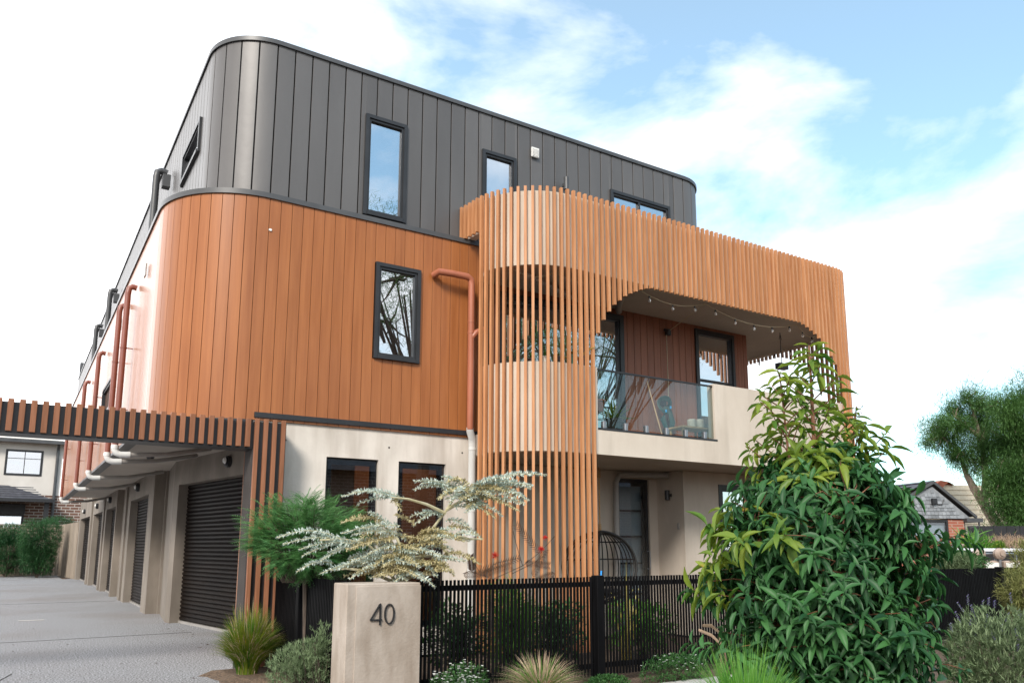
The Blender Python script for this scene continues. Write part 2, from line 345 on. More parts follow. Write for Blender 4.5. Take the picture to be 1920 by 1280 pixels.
def window(parent, tf, a0, a1, z0, z1, label=None, fw=.045, proud=.03, deep=.08, bars_z=(), bars_a=(), glass='glass', back=None, back_z=None, inner=True, name='window'):
    """frame (with an inner sash step) as a part, pane / curtain as sub-parts"""
    f = M(tf); lo, hi = -deep, proud
    f.box(a0, a0+fw, lo, hi, z0, z1); f.box(a1-fw, a1, lo, hi, z0, z1); f.box(a0+fw, a1-fw, lo, hi, z1-fw, z1); f.box(a0+fw, a1-fw, lo, hi+.012, z0, z0+fw)
    if inner:
        g = fw; h = .028; lo2, hi2 = -.045, proud-.018
        f.box(a0+g, a0+g+h, lo2, hi2, z0+g, z1-g); f.box(a1-g-h, a1-g, lo2, hi2, z0+g, z1-g)
        f.box(a0+g+h, a1-g-h, lo2, hi2, z1-g-h, z1-g); f.box(a0+g+h, a1-g-h, lo2, hi2, z0+g, z0+g+h)
    for q in bars_z: f.box(a0+fw, a1-fw, -.048, proud-.02, q-.014, q+.014)
    for q in bars_a: f.box(q-.018, q+.018, -.046, proud-.022, z0+fw, z1-fw)
    o = f.build(name, 'black', parent)
    if label: o['label'] = label
    p = M(tf); p.box(a0+fw*.5, a1-fw*.5, -.030, -.022, z0+fw*.5, z1-fw*.5); p.build('pane', glass, o)
    if back:
        q = M(tf); zb0, zb1 = back_z or (z0, z1)
        if back == 'curtain':
            n = int((a1-a0)/.02); pts = [(a0-.05+(a1-a0+.1)*k/n, -.16-.018*math.sin(k*1.1)) for k in range(n+1)]
            q.strip(pts, [(x, y-.004) for x, y in pts], zb0, zb1)
        else: q.box(a0-.05, a1+.05, -.13, -.126, zb0, zb1)
        q.build('curtain' if back == 'curtain' else 'blind', 'curtain' if back == 'curtain' else 'blind', o, smooth=back == 'curtain')
    return o
# ================================================================ SETTING
g = M(); g.box(-400, 400, -400, 400, -1.2, -.03); struct('ground', g, 'soil')
g = M(); g.prism([(-9, -2), (1.6, -2), (1.75, 4.5), (2.13, 7.37), (2.27, 8.85), (2.45, 11.2), (3.2, 11.2), (3.2, 34.6), (1.75, 34.6), (1.75, 39.0), (-9, 39.0)], -.029, 0.0); struct('driveway', g, 'asph')
g = M(); eo = [(1.60+.72*u+.035*math.sin(u*23)+.02*math.sin(u*51), 8.14-2.4*u) for u in [k/26 for k in range(27)]]; ei = [(x+.13, y) for x, y in eo]; nb_ = len(eo)
g.add([(x, y, .001) for x, y in eo]+[(x, y, .045+.008*math.sin(i*1.7)) for i, (x, y) in enumerate(ei)]+[(2.34, y, .05) for x, y in eo], [(i, i+1, nb_+i+1, nb_+i) for i in range(nb_-1)]+[(nb_+i, nb_+i+1, 2*nb_+i+1, 2*nb_+i) for i in range(nb_-1)]); struct('garden_bed', g, 'soil')
g = M(); g.box(3.9, 6.4, 4.9, 5.62, -.029, -.004); struct('footpath', g, 'path')
# ================================================================ BUILDING
LBL_B = 'three storey townhouse block with timber cladding, charcoal upper box and rounded slatted balcony'
B = thing('apartment_building', (4, 12, 0), LBL_B, 'building')
lower = Path([(1.12, 26), (1.12, 9.4)]+arc(2.12, 9.4, 1.0, 180, 270, 18)+[(4.75, 8.4)])
SX0 = lower.s_of(x=2.6, lo=lower.len-2.6)-2.6       # s = SX0 + X on the straight front
LX = lambda X: lower.len-(4.75-X)
SY = lambda Y: 26-Y
mb = M()
cladding(mb, lower, 0, lower.len, 2.52, 5.016, .125, phase=.02, gap=.005, bev=.0015, openings=[(LX(3.35), LX(3.93), 3.35, 4.51), (SY(14.9), SY(13.2), 3.27, 3.82)])
# the front strip stops a little higher over the concrete wall
mb.build('lower_cladding', 'clad', B, smooth=True)
mb = M(); wallpath(mb, lower, 0, LX(3.34), .022, .05, 2.53, 5.0); wallpath(mb, lower, LX(3.94), lower.len, .022, .05, 2.53, 5.0)
wallpath(mb, lower, LX(3.34), LX(3.94), .022, .05, 2.53, 3.35); wallpath(mb, lower, LX(3.34), LX(3.94), .022, .05, 4.51, 5.0)
mb.build('cladding_backing', 'backing_br', B)
mb = M(); wallpath(mb, lower, 0, lower.len+.0, -.02, .28, 5.018, 5.05); wallpath(mb, lower, 0, lower.len, -.02, -.004, 4.992, 5.018); mb.build('ledge_flashing', 'charcoal', B, smooth=True)
window(B, (3.35, 8.4, 1, 0), 0, .58, 3.35, 4.51, 'narrow black framed window in the timber cladding', glass='glass_hi')
# upper box
u1 = [(1.50, 31), (1.50, 9.15)]+arc(2.15, 9.15, .65, 180, 270, 16)+[(8.5, 8.5)]+arc(8.5, 9.1, .6, -90, 0, 10)+[(9.1, 16)]
upper = Path(u1)
SYU = (31-9.15)+.65*math.pi/2
UX = lambda X: SYU+(X-2.15)
ups = [(UX(3.2), UX(3.75), 5.11, 6.4), (UX(4.83), UX(5.36), 5.5, 6.4), (UX(6.99), UX(8.16), 5.06, 6.38), (31-10.62, 31-9.45, 5.86, 6.3)]
mb = M(); ph = UX(3.14) % .205
cladding(mb, upper, 0, upper.len, 5.052, 6.93, .205, gap=.016, thick=.02, phase=ph, openings=ups, bev=.0012); mb.build('upper_cladding', 'black_clad', B, smooth=True)
mb = M()
prev = 0
for (a, b, q0, q1) in sorted(ups):
    wallpath(mb, upper, prev, a, .021, .05, 5.052, 6.93); wallpath(mb, upper, a, b, .021, .05, q1, 6.93)
    if q0 > 5.08: wallpath(mb, upper, a, b, .021, .05, 5.052, q0)
    prev = b
wallpath(mb, upper, prev, upper.len, .021, .05, 5.052, 6.93); mb.build('cladding_backing', 'backing', B)
mb = M(); wallpath(mb, upper, 0, upper.len, -.022, .16, 6.945, 6.975); wallpath(mb, upper, 0, upper.len, -.022, -.010, 6.922, 6.945); mb.build('parapet_capping', 'charcoal', B, smooth=True)
mb = M(); mb.box(1.6, 9.0, 9.6, 30.9, 6.7, 6.74); mb.box(1.9, 8.9, 8.8, 9.6, 6.7, 6.74); mb.box(1.5, 9.0, 30.9, 31, 5.05, 7.55); mb.build('roof_deck', 'charcoal', B)
window(B, (3.2, 8.5, 1, 0), 0, .55, 5.11, 6.4, 'tall black framed window in the charcoal cladding', glass='glass_hi', back='blind')
window(B, (4.83, 8.5, 1, 0), 0, .53, 5.5, 6.4, 'small square window in the charcoal cladding', glass='glass_hi', back='blind')
window(B, (6.99, 8.5, 1, 0), 0, 1.17, 5.06, 6.38, 'wide sliding window above the slatted screen', glass='glass_hi', bars_a=(.56,), back='blind', name='sliding_window')
window(B, (1.50, 10.62, 0, -1), 0, 1.17, 5.86, 6.3, 'slim horizontal window on the side wall', glass='glass_hi', back='blind')
window(B, (1.12, 14.9, 0, -1), 0, 1.7, 3.27, 3.82, 'low wide window on the timber side wall', glass='glass_hi', back='blind')
# floors / soffit
mb = M(); mb.prism([(1.2, 26), (1.2, 9.5)]+arc(2.3, 9.55, 1.08, 180, 270, 10)+[(4.7, 8.48), (4.7, 8.7), (9.5, 8.7), (9.5, 26)], 2.60, 2.64); mb.build('overhang_soffit', 'soffit', B)
mb = M(); mb.prism([(1.3, 26), (1.3, 9.7), (2.3, 8.7), (9.0, 8.7), (9.0, 26)], 4.9, 4.94); mb.box(1.2, 9.6, 25.9, 26, 2.65, 5.0); mb.build('upper_floor', 'soffit', B)
mb = M(); wallpath(mb, lower, 0, LX(2.0), -.012, .12, 2.48, 2.518); mb.build('soffit_edge_trim', 'black', B)
mb = M(); wallpath(mb, lower, LX(2.05), lower.len, -.02, .03, 2.545, 2.60); mb.build('wall_flashing', 'black', B)
# concrete front wall of the ground floor
T = (2.05, 8.425, 1, 0)
mb = M(T); wall(mb, 0, 2.70, -.25, 0, 0, 2.545, [(.81, 1.42, .3, 2.18), (1.67, 2.28, .3, 2.18)]); mb.build('concrete_wall', 'concrete', B)
mb = M(); mb.box(2.3, 2.5, 8.7, 9.2, 0, 2.6); mb.build('return_wall', 'concrete_dk', B); mb = M(); mb.box(4.70, 4.9, 8.7, 8.86, 0, 2.28); mb.build('return_wall', 'concrete_dk', B)
for a in (.81, 1.67):
    window(B, T, a, a+.61, .3, 2.18, ('left' if a < 1 else 'right')+' tall black framed window in the concrete wall', proud=-.05, deep=.16, glass='glass')
mb = M(); mb.box(2.5, 8.0, 10.6, 10.65, 0, 2.6); mb.build('room_wall', 'room', B); mb = M(); mb.box(7.0, 7.05, 9.06, 10.6, 0, 2.6); mb.build('room_wall', 'room', B); mb = M(); mb.box(2.52, 2.57, 9.0, 10.6, 0, 2.6); mb.build('room_wall', 'room', B)
mb = M(); mb.tube([(3.2, 9.6, 2.58), (3.2, 9.6, 2.55)], .07, 16); lamp_ = mb.build('ceiling_lamp', mat_emit, B)
for lx, ly in ((3.2, 9.6), (4.6, 9.6)):  # first point sits in the lamp; second is added fill without a fitting
    pl_ = bpy.data.lights.new('downlight_and_fill', 'POINT'); pl_.energy = 22; pl_.color = (1, .62, .36); pl_.shadow_soft_size = .08; po_ = bpy.data.objects.new('downlight_and_fill', pl_); C.objects.link(po_); po_.location = (lx*K, ly*K, 2.45*K)
# timber wall behind the balcony
back = Path([(4.75, 8.38), (9.62, 8.38), (9.62, 15)])
BX = lambda X: X-4.75
mb = M(); opsb = [(BX(5.0), BX(7.08), 2.6, 4.44), (BX(8.48), BX(9.31), 2.75, 4.47)]
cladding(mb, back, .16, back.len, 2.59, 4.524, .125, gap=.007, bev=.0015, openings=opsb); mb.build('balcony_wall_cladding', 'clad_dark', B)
mb = M(); wallpath(mb, back, 0, BX(5.0), .022, .05, 2.59, 4.524); wallpath(mb, back, BX(5.0), BX(7.08), .022, .05, 4.44, 4.524); wallpath(mb, back, BX(8.48), BX(9.31), .022, .05, 4.47, 4.524); wallpath(mb, back, BX(7.08), BX(8.48), .022, .05, 2.59, 4.524); wallpath(mb, back, BX(9.31), back.len, .022, .05, 2.59, 4.524); mb.build('cladding_backing', 'backing', B)
window(B, (5.0, 8.38, 1, 0), 0, 2.08, 2.6, 4.44, 'large black framed sliding door onto the balcony', fw=.07, bars_a=(.69, 1.38), glass='glass_hi', back='curtain', name='sliding_door')
window(B, (8.48, 8.38, 1, 0), 0, .83, 2.75, 4.47, 'black framed window on the balcony wall with a pale blind', fw=.05, bars_z=(3.69,), glass='glass_hi', back='blind')
# rounded balcony
def bal(off=0, y0=8.48, y1=11.6):
    X0, X1, Yf = 4.55+off, 11.05-off, 7.31+off
    return Path([(X0-.03, y0), (X0, 8.22)]+arc(5.45, 8.21, .9-off, 180, 270, 16)+[(10.45, Yf)]+arc(10.45, 7.91, .6-off, -90, 0, 12)+[(X1, y1)])
b0 = bal()
bx = lambda X: b0.s_of(x=X, lo=1.3, hi=b0.len-4)
sB = b0.s_of(y=8.1, lo=0, hi=.6)
s579, s777 = bx(5.80), bx(7.77)
mb = M(); wallpath(mb, b0, sB+.05, b0.len, .045, .15, 4.52, 5.455); wallpath(mb, b0, 0, sB+.05, .045, .15, 5.05, 5.453); mb.build('upper_parapet', 'parapet', B, smooth=True)
mb = M(); wallpath(mb, b0, sB+.03, s579, .045, .15, 2.29, 3.34); wallpath(mb, b0, s579, s777, .05, .15, 2.29, 2.585); wallpath(mb, b0, s777, b0.len, .05, .17, 2.29, 3.36); mb.build('balcony_parapet', 'parapet', B, smooth=True)
def poly(off, ycl): 
    p = bal(off); return p.p[:-1]+[(11.05-off, ycl), (9.0, ycl), (9.0, 8.6), (4.9, 8.6)]
mb = M(); pp = bal(.14).p; mb.prism([(4.77, 8.45)]+[q for q in pp[1:-1]]+[(10.91, 11.6), (9.58, 11.6), (9.58, 8.45)], 4.525, 4.60); mb.build('balcony_ceiling', 'soffit', B)
mb = M(); mb.prism([(4.68, 8.36)]+pp[1:-1]+[(10.91, 11.6), (9.7, 11.6), (9.7, 8.36)], 2.295, 2.55); mb.box(4.75, 9.7, 8.361, 9.0, 2.295, 2.56); mb.build('balcony_slab', 'soffit', B)
# slats
mb = M(); stairs = [3.75, 3.93, 4.05, 4.15, 4.22, 4.29, 4.34, 4.38, 4.42, 4.45]
t = .02; pitch = .0872; n_after = 0
slw, sld = .0165, .021
while t < b0.len-.02:
    (x, y), (dx, dy) = b0.at(t)
    if x < 5 and y > 8.08: zb = 5.045
    elif t > b0.len-5 and x > 11.04:
        k = (y-7.98)/.0872; zb = 0.05 if k < 0 else (stairs[int(k)] if k < len(stairs) else 4.47)
    elif x <= 5.725 or x >= 10.44: zb = 0.05
    else:
        k = int((x-5.725)/.0872); k2 = int((10.44-x)/.0872)
        zb = min(stairs[k] if k < 10 else 4.47, stairs[k2] if k2 < 10 else 4.47)
    q = []
    for (a, b) in ((-slw, -sld), (slw, -sld), (slw, sld), (-slw, sld)):
        q.append((x+dx*a-dy*b, y+dy*a+dx*b))
    e = .004; mb.prism(q, zb, 5.49)
    t += pitch
mb.build('slat_screen', 'slat', B)
# balustrade glass
mb = M(); mb.box(5.80, 7.80, 7.355, 7.415, 2.586, 2.61); sill = mb.build('balustrade_sill', 'black', B)
for k in range(3):
    x0 = 5.81+k*.655; mb = M(); mb.box(x0, x0+.645, 7.39, 7.40, 2.63, 3.32); mb.build('glass_panel', 'glass_bal', B)
mb = M(); mb.bbox(5.80, 7.77, 7.38, 7.41, 3.318, 3.338, .004); mb.build('handrail', 'black', B)
for k in range(6):
    x0 = 5.92+k*.335; mb = M(); mb.bbox(x0-.024, x0+.024, 7.368, 7.425, 2.612, 2.70, .006); mb.build('glass_clamp', 'steel', B)
# ground floor recess walls
mb = M((4.75, 8.85, 1, 0)); wall(mb, 0, 3.32, -.2, 0, 0, 2.29, [(2.53, 3.16, 0, 2.19)]); mb.build('porch_wall', 'porch', B)
mb = M((8.07, 8.3, 1, 0)); wall(mb, 0, 2.6, -.55, 0, 0, 2.29, [(.70, 2.0, .5, 2.12)]); mb.build('porch_wall', 'porch', B)
window(B, (8.77, 8.3, 1, 0), 0, 1.3, .5, 2.12, 'wide black framed window on the porch with a pale blind', fw=.07, proud=.012, deep=.1, glass='glass_hi', back='blind')
dr = window(B, (7.28, 8.85, 1, 0), 0, .63, .02, 2.19, 'black framed front door with frosted glass panes', fw=.075, proud=-.03, deep=.1, bars_z=(.55, .98, 1.36, 1.73), glass='glass', back='blind', name='front_door')
mb = M(); mb.tube([(7.84, 8.84, .9), (7.84, 8.78, .9), (7.84, 8.78, 1.15), (7.84, 8.84, 1.15)], .008, 8); mb.build('door_handle', 'steel', dr)
def cyl_light(x, y, z, label):
    mb = M(); mb.tube([(x, y, z-.09), (x, y, z+.09)], .035, 14); mb.box(x-.012, x+.012, y, y+.09, z-.02, z+.02); return mb
mb = M(); mb.tube([(7.99, 8.55, 1.88), (7.99, 8.55, 2.02)], .035, 14); mb.box(7.99, 8.07, 8.54, 8.56, 1.93, 1.97); mb.build('wall_light', 'black', B)
mb = cyl_light(6.12, 8.38, 6.2, ''); o = mb.build('wall_light', 'charcoal', B)
mb = M(); mb.bbox(8.055, 8.07, 8.40, 8.44, 1.46, 1.55, .003); mb.build('door_intercom', 'pvc_grey', B)
mb = M(); mb.box(5.60, 5.72, 8.46, 8.48, 6.50, 6.64)
for k in range(2):
    for j in range(6): mb.box(5.608+k*.056, 5.656+k*.056, 8.452, 8.46, 6.51+j*.02, 6.52+j*.02)
mb.build('wall_vent', 'white', B)
mb = M(); mb.box(1.085, 1.10, 10.1, 10.22, 4.43, 4.58); mb.build('wall_vent', 'pvc_grey', B)
mb = M(); mb.tube([(2.11, 8.396, 4.63), (2.11, 8.388, 4.63)], .018, 9, flat=.8); mb.build('paint_chip', 'white', B)
mb = M(); mb.bbox(7.86, 7.94, 8.30, 8.36, 4.27, 4.36, .01); mb.tube([(7.80, 8.30, 4.33), (7.82, 8.22, 4.30)], .02, 8); mb.build('security_light', 'black', B)
mb = M(); mb.tube([(6.55, 7.75, 4.47), (6.55, 7.75, 4.50), (6.9, 8.25, 4.50), (6.98, 8.33, 4.48)], .045, 12); mb.tube([(5.0, 7.7, 4.46), (6.2, 8.2, 4.46)], .03, 8); mb.build('ceiling_pipe', 'pvc_grey', B, smooth=True)
# front downpipe
mb = M(); mb.tube([(4.10, 8.37, 4.48), (4.12, 8.27, 4.50), (4.30, 8.25, 4.50), (4.50, 8.25, 4.50), (4.55, 8.25, 4.47), (4.56, 8.25, 4.40), (4.56, 8.25, 2.66), (4.565, 8.26, 2.60)], .042, 14)
for z in (3.92, 3.78): mb.tube([(4.56, 8.25, z), (4.56, 8.25, z+.02)], .046, 14)
mb.tube([(4.56, 8.25, 3.72), (4.62, 8.22, 3.80), (4.70, 8.2, 3.84), (4.75, 8.3, 3.86)], .04, 12)
dp = mb.build('downpipe', 'pipe', B, smooth=True)
mb = M(); mb.tube([(4.565, 8.262, 2.62), (4.57, 8.27, 2.58), (4.62, 8.31, 2.50), (4.635, 8.33, 2.43), (4.635, 8.33, 0.0)], .045, 14); mb.tube([(4.635, 8.33, 2.36), (4.635, 8.33, 2.39)], .049, 14)
mb.tube([(4.635, 8.33, 1.62), (4.635, 8.33, 1.635)], .050, 14); mb.build('lower_downpipe', 'pvc', dp, smooth=True)
mb = M(); mb.tube([(8.03, 8.55, 2.235), (7.98, 8.6, 2.235), (7.38, 8.74, 2.235), (7.28, 8.76, 2.22), (7.22, 8.77, 2.12), (7.215, 8.77, 0)], .042, 14); mb.build('porch_downpipe', 'pvc_grey', B, smooth=True)
# side downpipes
side = [(11.0, 11.0, 4.52), (11.95, 11.95, 4.52), (15.0, 15, 4.48), (18.1, 18.1, 4.52), (23.6, 23.6, 4.3)]
for i, (y, _, zt) in enumerate(side):
    mb = M(); x = 1.02
    mb.tube([(1.10, y+.0, zt), (x+.03, y, zt+.01), (x-.01, y, zt-.02), (x-.02, y, zt-.09), (x-.02, y, 2.44)], .037, 12)
    for zz in (2.9, 3.7): mb.tube([(x-.02, y, zz), (x-.02, y, zz+.02)], .041, 12); mb.box(x, 1.11, y-.006, y+.006, zz+.004, zz+.016)
    dpp = mb.build('side_downpipe', 'pipe_dk', B, smooth=True)
    mb = M(); mb.tube([(x-.02, y, 2.46), (x-.02, y, 2.40), (x, y, 2.36), (x+.05, y, 2.34), (x+.16, y, 2.345)], .040, 12); mb.tube([(x-.02, y, 2.41), (x-.02, y, 2.45)], .045, 12)
    mb.build('pipe_elbow', 'pvc', dpp, smooth=True)
    mb = M(); mb.tube([(x+.16, y, 2.345), (x+.6, y+.02, 2.38), (2.2, y+.3, 2.52)], .030, 12); mb.build('underslung_pipe', 'pvc_grey', dpp, smooth=True)
for y in (11.7, 18.0, 21.2):
    mb = M(); x = 1.33; mb.tube([(1.44, y, 6.5), (x+.03, y, 6.52), (x-.02, y, 6.49), (x-.03, y, 6.41), (x-.03, y, 5.03)], .05, 12)
    mb.box(1.36, 1.46, y-.25, y-.12, 6.2, 6.38); mb.build('upper_downpipe', 'charcoal', B, smooth=True)
# ---- garages
def garage(ax, ay, bx_, by_, w0, w1, ztop=2.2, idx=0, wall_top=2.6):
    """wall from far point A to near point B (towards camera), door opening between w0 and w1 along it"""
    L_ = math.hypot(bx_-ax, by_-ay); d = ((bx_-ax)/L_, (by_-ay)/L_); tf = (ax, ay, d[0], d[1])
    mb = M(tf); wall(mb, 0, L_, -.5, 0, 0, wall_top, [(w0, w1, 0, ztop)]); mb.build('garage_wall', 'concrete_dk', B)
    mb = M(tf); n = 34; h = (ztop-.04)/n
    pts = []
    for k in range(n):
        z = .04+k*h
        mb.add([(w0-.02, -.172, z), (w1+.02, -.172, z), (w1+.02, -.150, z+h*.35), (w0-.02, -.150, z+h*.35), (w1+.02, -.150, z+h*.75), (w0-.02, -.150, z+h*.75), (w1+.02, -.172, z+h), (w0-.02, -.172, z+h)],
               [(0,1,2,3),(3,2,4,5),(5,4,6,7)])
    mb.box(w0-.02, w1+.02, -.40, -.20, 0, ztop+.1)
    r = mb.build('roller_door', 'door', B)
    mb = M(tf); mb.box(w0, w1, -.19, -.135, .0, .035); mb.build('door_bottom_bar', 'pvc_grey', r)
    c = (w0+w1)/2-.1
    mb = M(tf); mb.tube([(c, .0, 2.42), (c, .055, 2.42)], .085, 16); mb.tube([(c, .05, 2.42), (c, .075, 2.42)], .065, 16); o = mb.build('garage_light', 'black', B, smooth=True)
    mb = M(tf); mb.tube([(c, .074, 2.43), (c, .10, 2.43)], [.05, .03], 14); mb.build('light_lens', 'white', o, smooth=True)
garage(2.22, 14.14, 3.02, 9.2, .22, 4.6)
garage(2.19, 20.0, 2.17, 16.0, .45, 3.3)
garage(2.17, 25.0, 2.15, 21.95, .35, 2.85)
garage(2.17, 29.0, 2.16, 25.3, .35, 3.3)
garage(2.13, 34.3, 2.15, 29.4, .5, 4.5, wall_top=2.9)
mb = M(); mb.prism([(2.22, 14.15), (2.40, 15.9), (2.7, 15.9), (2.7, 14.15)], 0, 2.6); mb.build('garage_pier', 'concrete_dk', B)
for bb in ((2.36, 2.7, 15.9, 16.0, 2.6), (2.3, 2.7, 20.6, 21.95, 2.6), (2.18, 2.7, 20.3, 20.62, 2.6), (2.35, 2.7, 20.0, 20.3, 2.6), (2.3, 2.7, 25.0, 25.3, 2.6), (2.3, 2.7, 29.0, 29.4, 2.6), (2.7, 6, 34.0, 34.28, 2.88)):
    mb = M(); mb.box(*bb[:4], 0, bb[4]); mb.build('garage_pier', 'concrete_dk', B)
mb = M(); mb.box(2.65, 6, 26.1, 34.0, 2.8, 2.88); mb.build('garage_roof', 'charcoal', B)
mb = M(); mb.tube([(1.7, 13.2, 2.6), (1.7, 13.2, 2.55)], .06, 14); mb.lathe([(.055, 0), (.045, -.04), (.01, -.055)], (1.7, 13.2, 2.55)); mb.build('security_camera', 'charcoal', B, smooth=True)
# ================================================================ PORTAL
P_ = thing('entry_portal', (2.17, 8.25, 0), 'black and timber slatted portal beam spanning the driveway entrance on a slatted post', 'gateway')
mb = M(); mb.box(-3.6, 1.985, 8.14, 8.42, 2.18, 2.455); mb.build('beam', 'black', P_)
mb = M(); mb.box(1.985, 2.32, 8.14, 8.425, 0, 2.46); mb.build('post', 'postgrey', P_)
mb = M(); mb.box(1.988, 2.317, 8.125, 8.14, 0, 2.45); mb.build('post_backing', 'black', P_)
mb = M(); mb.box(-3.6, -3.3, 8.14, 8.42, 0, 2.18); mb.build('post', 'postgrey', P_)
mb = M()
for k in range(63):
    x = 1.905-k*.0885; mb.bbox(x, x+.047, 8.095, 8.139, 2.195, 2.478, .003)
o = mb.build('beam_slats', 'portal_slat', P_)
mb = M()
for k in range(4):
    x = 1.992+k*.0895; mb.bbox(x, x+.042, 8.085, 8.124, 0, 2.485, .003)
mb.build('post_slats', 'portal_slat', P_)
# ================================================================ placing helpers
Fh = Vector((Fv.x, Fv.y, 0)).normalized()
def at(px, py, d):
    """point at horizontal distance d (drawing units) in front of the street corner viewpoint"""
    r = Fv+Rv*((px-CX)/F_PX)-Uv*((py-CY)/F_PX); t = d/(r.x*Fh.x+r.y*Fh.y); return Vector((0, 0, 1.2))+r*t
def atg(px, d, z=0):
    p = at(px, 1028, d); return Vector((p.x, p.y, z))
# ================================================================ FENCE AND PILLAR
Pp = thing('number_pillar', (2.49, 6.0, 0), 'concrete letterbox pillar bearing the house number 40 at the garden corner', 'pillar')
mb = M(); mb.bbox(2.185, 2.80, 5.85, 6.14, 0, .925, .008); mb.build('column', 'pillar', Pp)
mb = M(); mb.bbox(2.26, 2.80, 5.842, 5.852, 0, .905, .002) ; mb.build('face_panel', 'pillar', Pp)
# digits
def arc2(cx, cz, rx, rz, a0, a1, n): return [(cx+rx*math.cos(math.radians(a0+(a1-a0)*k/n)), cz+rz*math.sin(math.radians(a0+(a1-a0)*k/n))) for k in range(n+1)]
def stroke(mb, pts, w, y0, y1, closed=False):
    n = len(pts); outp = []; inp = []
    for i in range(n):
        a = pts[(i-1) % n] if (closed or i) else pts[0]; b = pts[(i+1) % n] if (closed or i < n-1) else pts[-1]
        dx, dz = b[0]-a[0], b[1]-a[1]; l_ = math.hypot(dx, dz); nx, nz = -dz/l_*w/2, dx/l_*w/2
        outp.append((pts[i][0]+nx, pts[i][1]+nz)); inp.append((pts[i][0]-nx, pts[i][1]-nz))
    vs = []
    for o_, i_ in zip(outp, inp): vs += [(2.47+(q[0]-2.47)*1.1, yy, .728+(q[1]-.728)*1.08+ZN) for q, yy in ((o_, y0), (i_, y0), (i_, y1), (o_, y1))]
    fs = []
    rng = range(n) if closed else range(n-1)
    for k in rng:
        a, b = 4*k, 4*((k+1) % n)
        for q in range(4): fs.append((a+q, b+q, b+(q+1) % 4, a+(q+1) % 4))
    if not closed: fs += [(3,2,1,0), (4*n-4, 4*n-3, 4*n-2, 4*n-1)]
    mb.add(vs, fs)
y0_, y1_ = 5.826, 5.8425; ZN = -.035
mb = M(); stroke(mb, [(2.455, .655), (2.455, .800), (2.454, .801)], 0.0088, y0_, y1_); stroke(mb, [(2.452, .797), (2.385, .690), (2.384, .689)], .0088, y0_+.0006, y1_); stroke(mb, [(2.382, .6905), (2.470, .6905)], .0088, y0_+.0012, y1_)
mb.build('numeral', 'black', Pp)
mb = M(); stroke(mb, arc2(2.525, .728, .034, .067, 0, 360, 40)[:-1], .0088, y0_, y1_, True); mb.build('numeral', 'black', Pp)
Fn = thing('front_fence', (5, 6.1, 0), 'black vertical slat fence running along the front garden bed beside the pillar', 'fence')
def fence_run(parent, tf, L_, p0, posts, top=.93, pitch=.0378, w=.0100, dep=.006):
    mb = M(tf); a = p0
    while a < L_:
        mb.box(a-w, a+w, -dep, dep, .035, top+random.uniform(-.002, .002)); a += pitch
    mb.build('slat_panel', 'fence', parent)
    for z in (.84, .10):
        mb = M(tf); mb.box(0, L_, -dep-.026, -dep-.001, z, z+.045); mb.build('rail', 'fence', parent)
    for p in posts:
        mb = M(tf); mb.bbox(p-.042, p+.042, -.06, .038, 0, top+.012, .006); mb.build('post', 'fence', parent)
fence_run(Fn, (2.84, 6.03, 1, 0), 10.2, .02, [1.89, 4.3, 6.7, 9.1])
mb = M(); mb.tube([(4.74, 6.0, .944), (4.745, 6.0, .985)], .008, 6); mb.build('marker_tag', mat('blue_tape', (.02, .3, .8), None, .5), Fn)
Fs = thing('side_fence', (2.3, 7, 0), 'short black slat fence between the pillar and the portal post', 'fence')
fence_run(Fs, (2.27, 8.05, 0.03, -1), 1.88, .02, [.75])
# ================================================================ LEAF TOOLS
def leaf_template(n=4, fold=.25, droop=.35, curl=0, shape='ellipse', wmax=.5):
    V = []; Fq = []
    for i in range(n+1):
        t = i/n
        if shape == 'ellipse': wd = wmax*math.sin(math.pi*min(1, (t*.94+.03))**.85)
        elif shape == 'blade': wd = wmax*(1-t)**.6*min(1, .5+t*4)
        elif shape == 'tri': wd = wmax*(1-t)*min(1, t*8+.3)
        wd = max(wd, .01*wmax)
        z = -droop*t*t; V += [(t, -wd, z+fold*wd), (t, 0, z), (t, wd, z+fold*wd)]
    for i in range(n):
        a = 3*i; Fq += [(a, a+3, a+4, a+1), (a+1, a+4, a+5, a+2)]
    return np.array(V, float), np.array(Fq, int)
def place_leaves(T, P, D, Up, Ls, Ws):
    """instances of a leaf template: P base, D direction, Up rough normal, Ls length, Ws width factor"""
    V, Fq = T; P = np.asarray(P, float); D = np.asarray(D, float); D /= np.linalg.norm(D, axis=1, keepdims=True)+1e-9
    S = np.cross(Up, D); S /= np.linalg.norm(S, axis=1, keepdims=True)+1e-9; Nn = np.cross(D, S)
    Ls = np.asarray(Ls)[:, None, None]; Ws = np.asarray(Ws)[:, None, None]
    W = P[:, None, :]+Ls*V[None, :, 0:1]*D[:, None, :]+Ws*V[None, :, 1:2]*S[:, None, :]+Ls*V[None, :, 2:3]*Nn[:, None, :]
    m_ = len(V); Fo = (Fq[None]+(np.arange(len(P))*m_)[:, None, None]).reshape(-1, Fq.shape[1])
    return W.reshape(-1, 3), Fo
def merge(parts):
    Vs, Fs_ = [], []; n = 0
    for V, Fq in parts: Vs.append(V); Fs_.append(Fq+n); n += len(V)
    return np.concatenate(Vs), np.concatenate(Fs_)
def rdir(n, up=0.0):
    v = RNG.normal(size=(n, 3)); v /= np.linalg.norm(v, axis=1, keepdims=True); v[:, 2] += up; return v/np.linalg.norm(v, axis=1, keepdims=True)
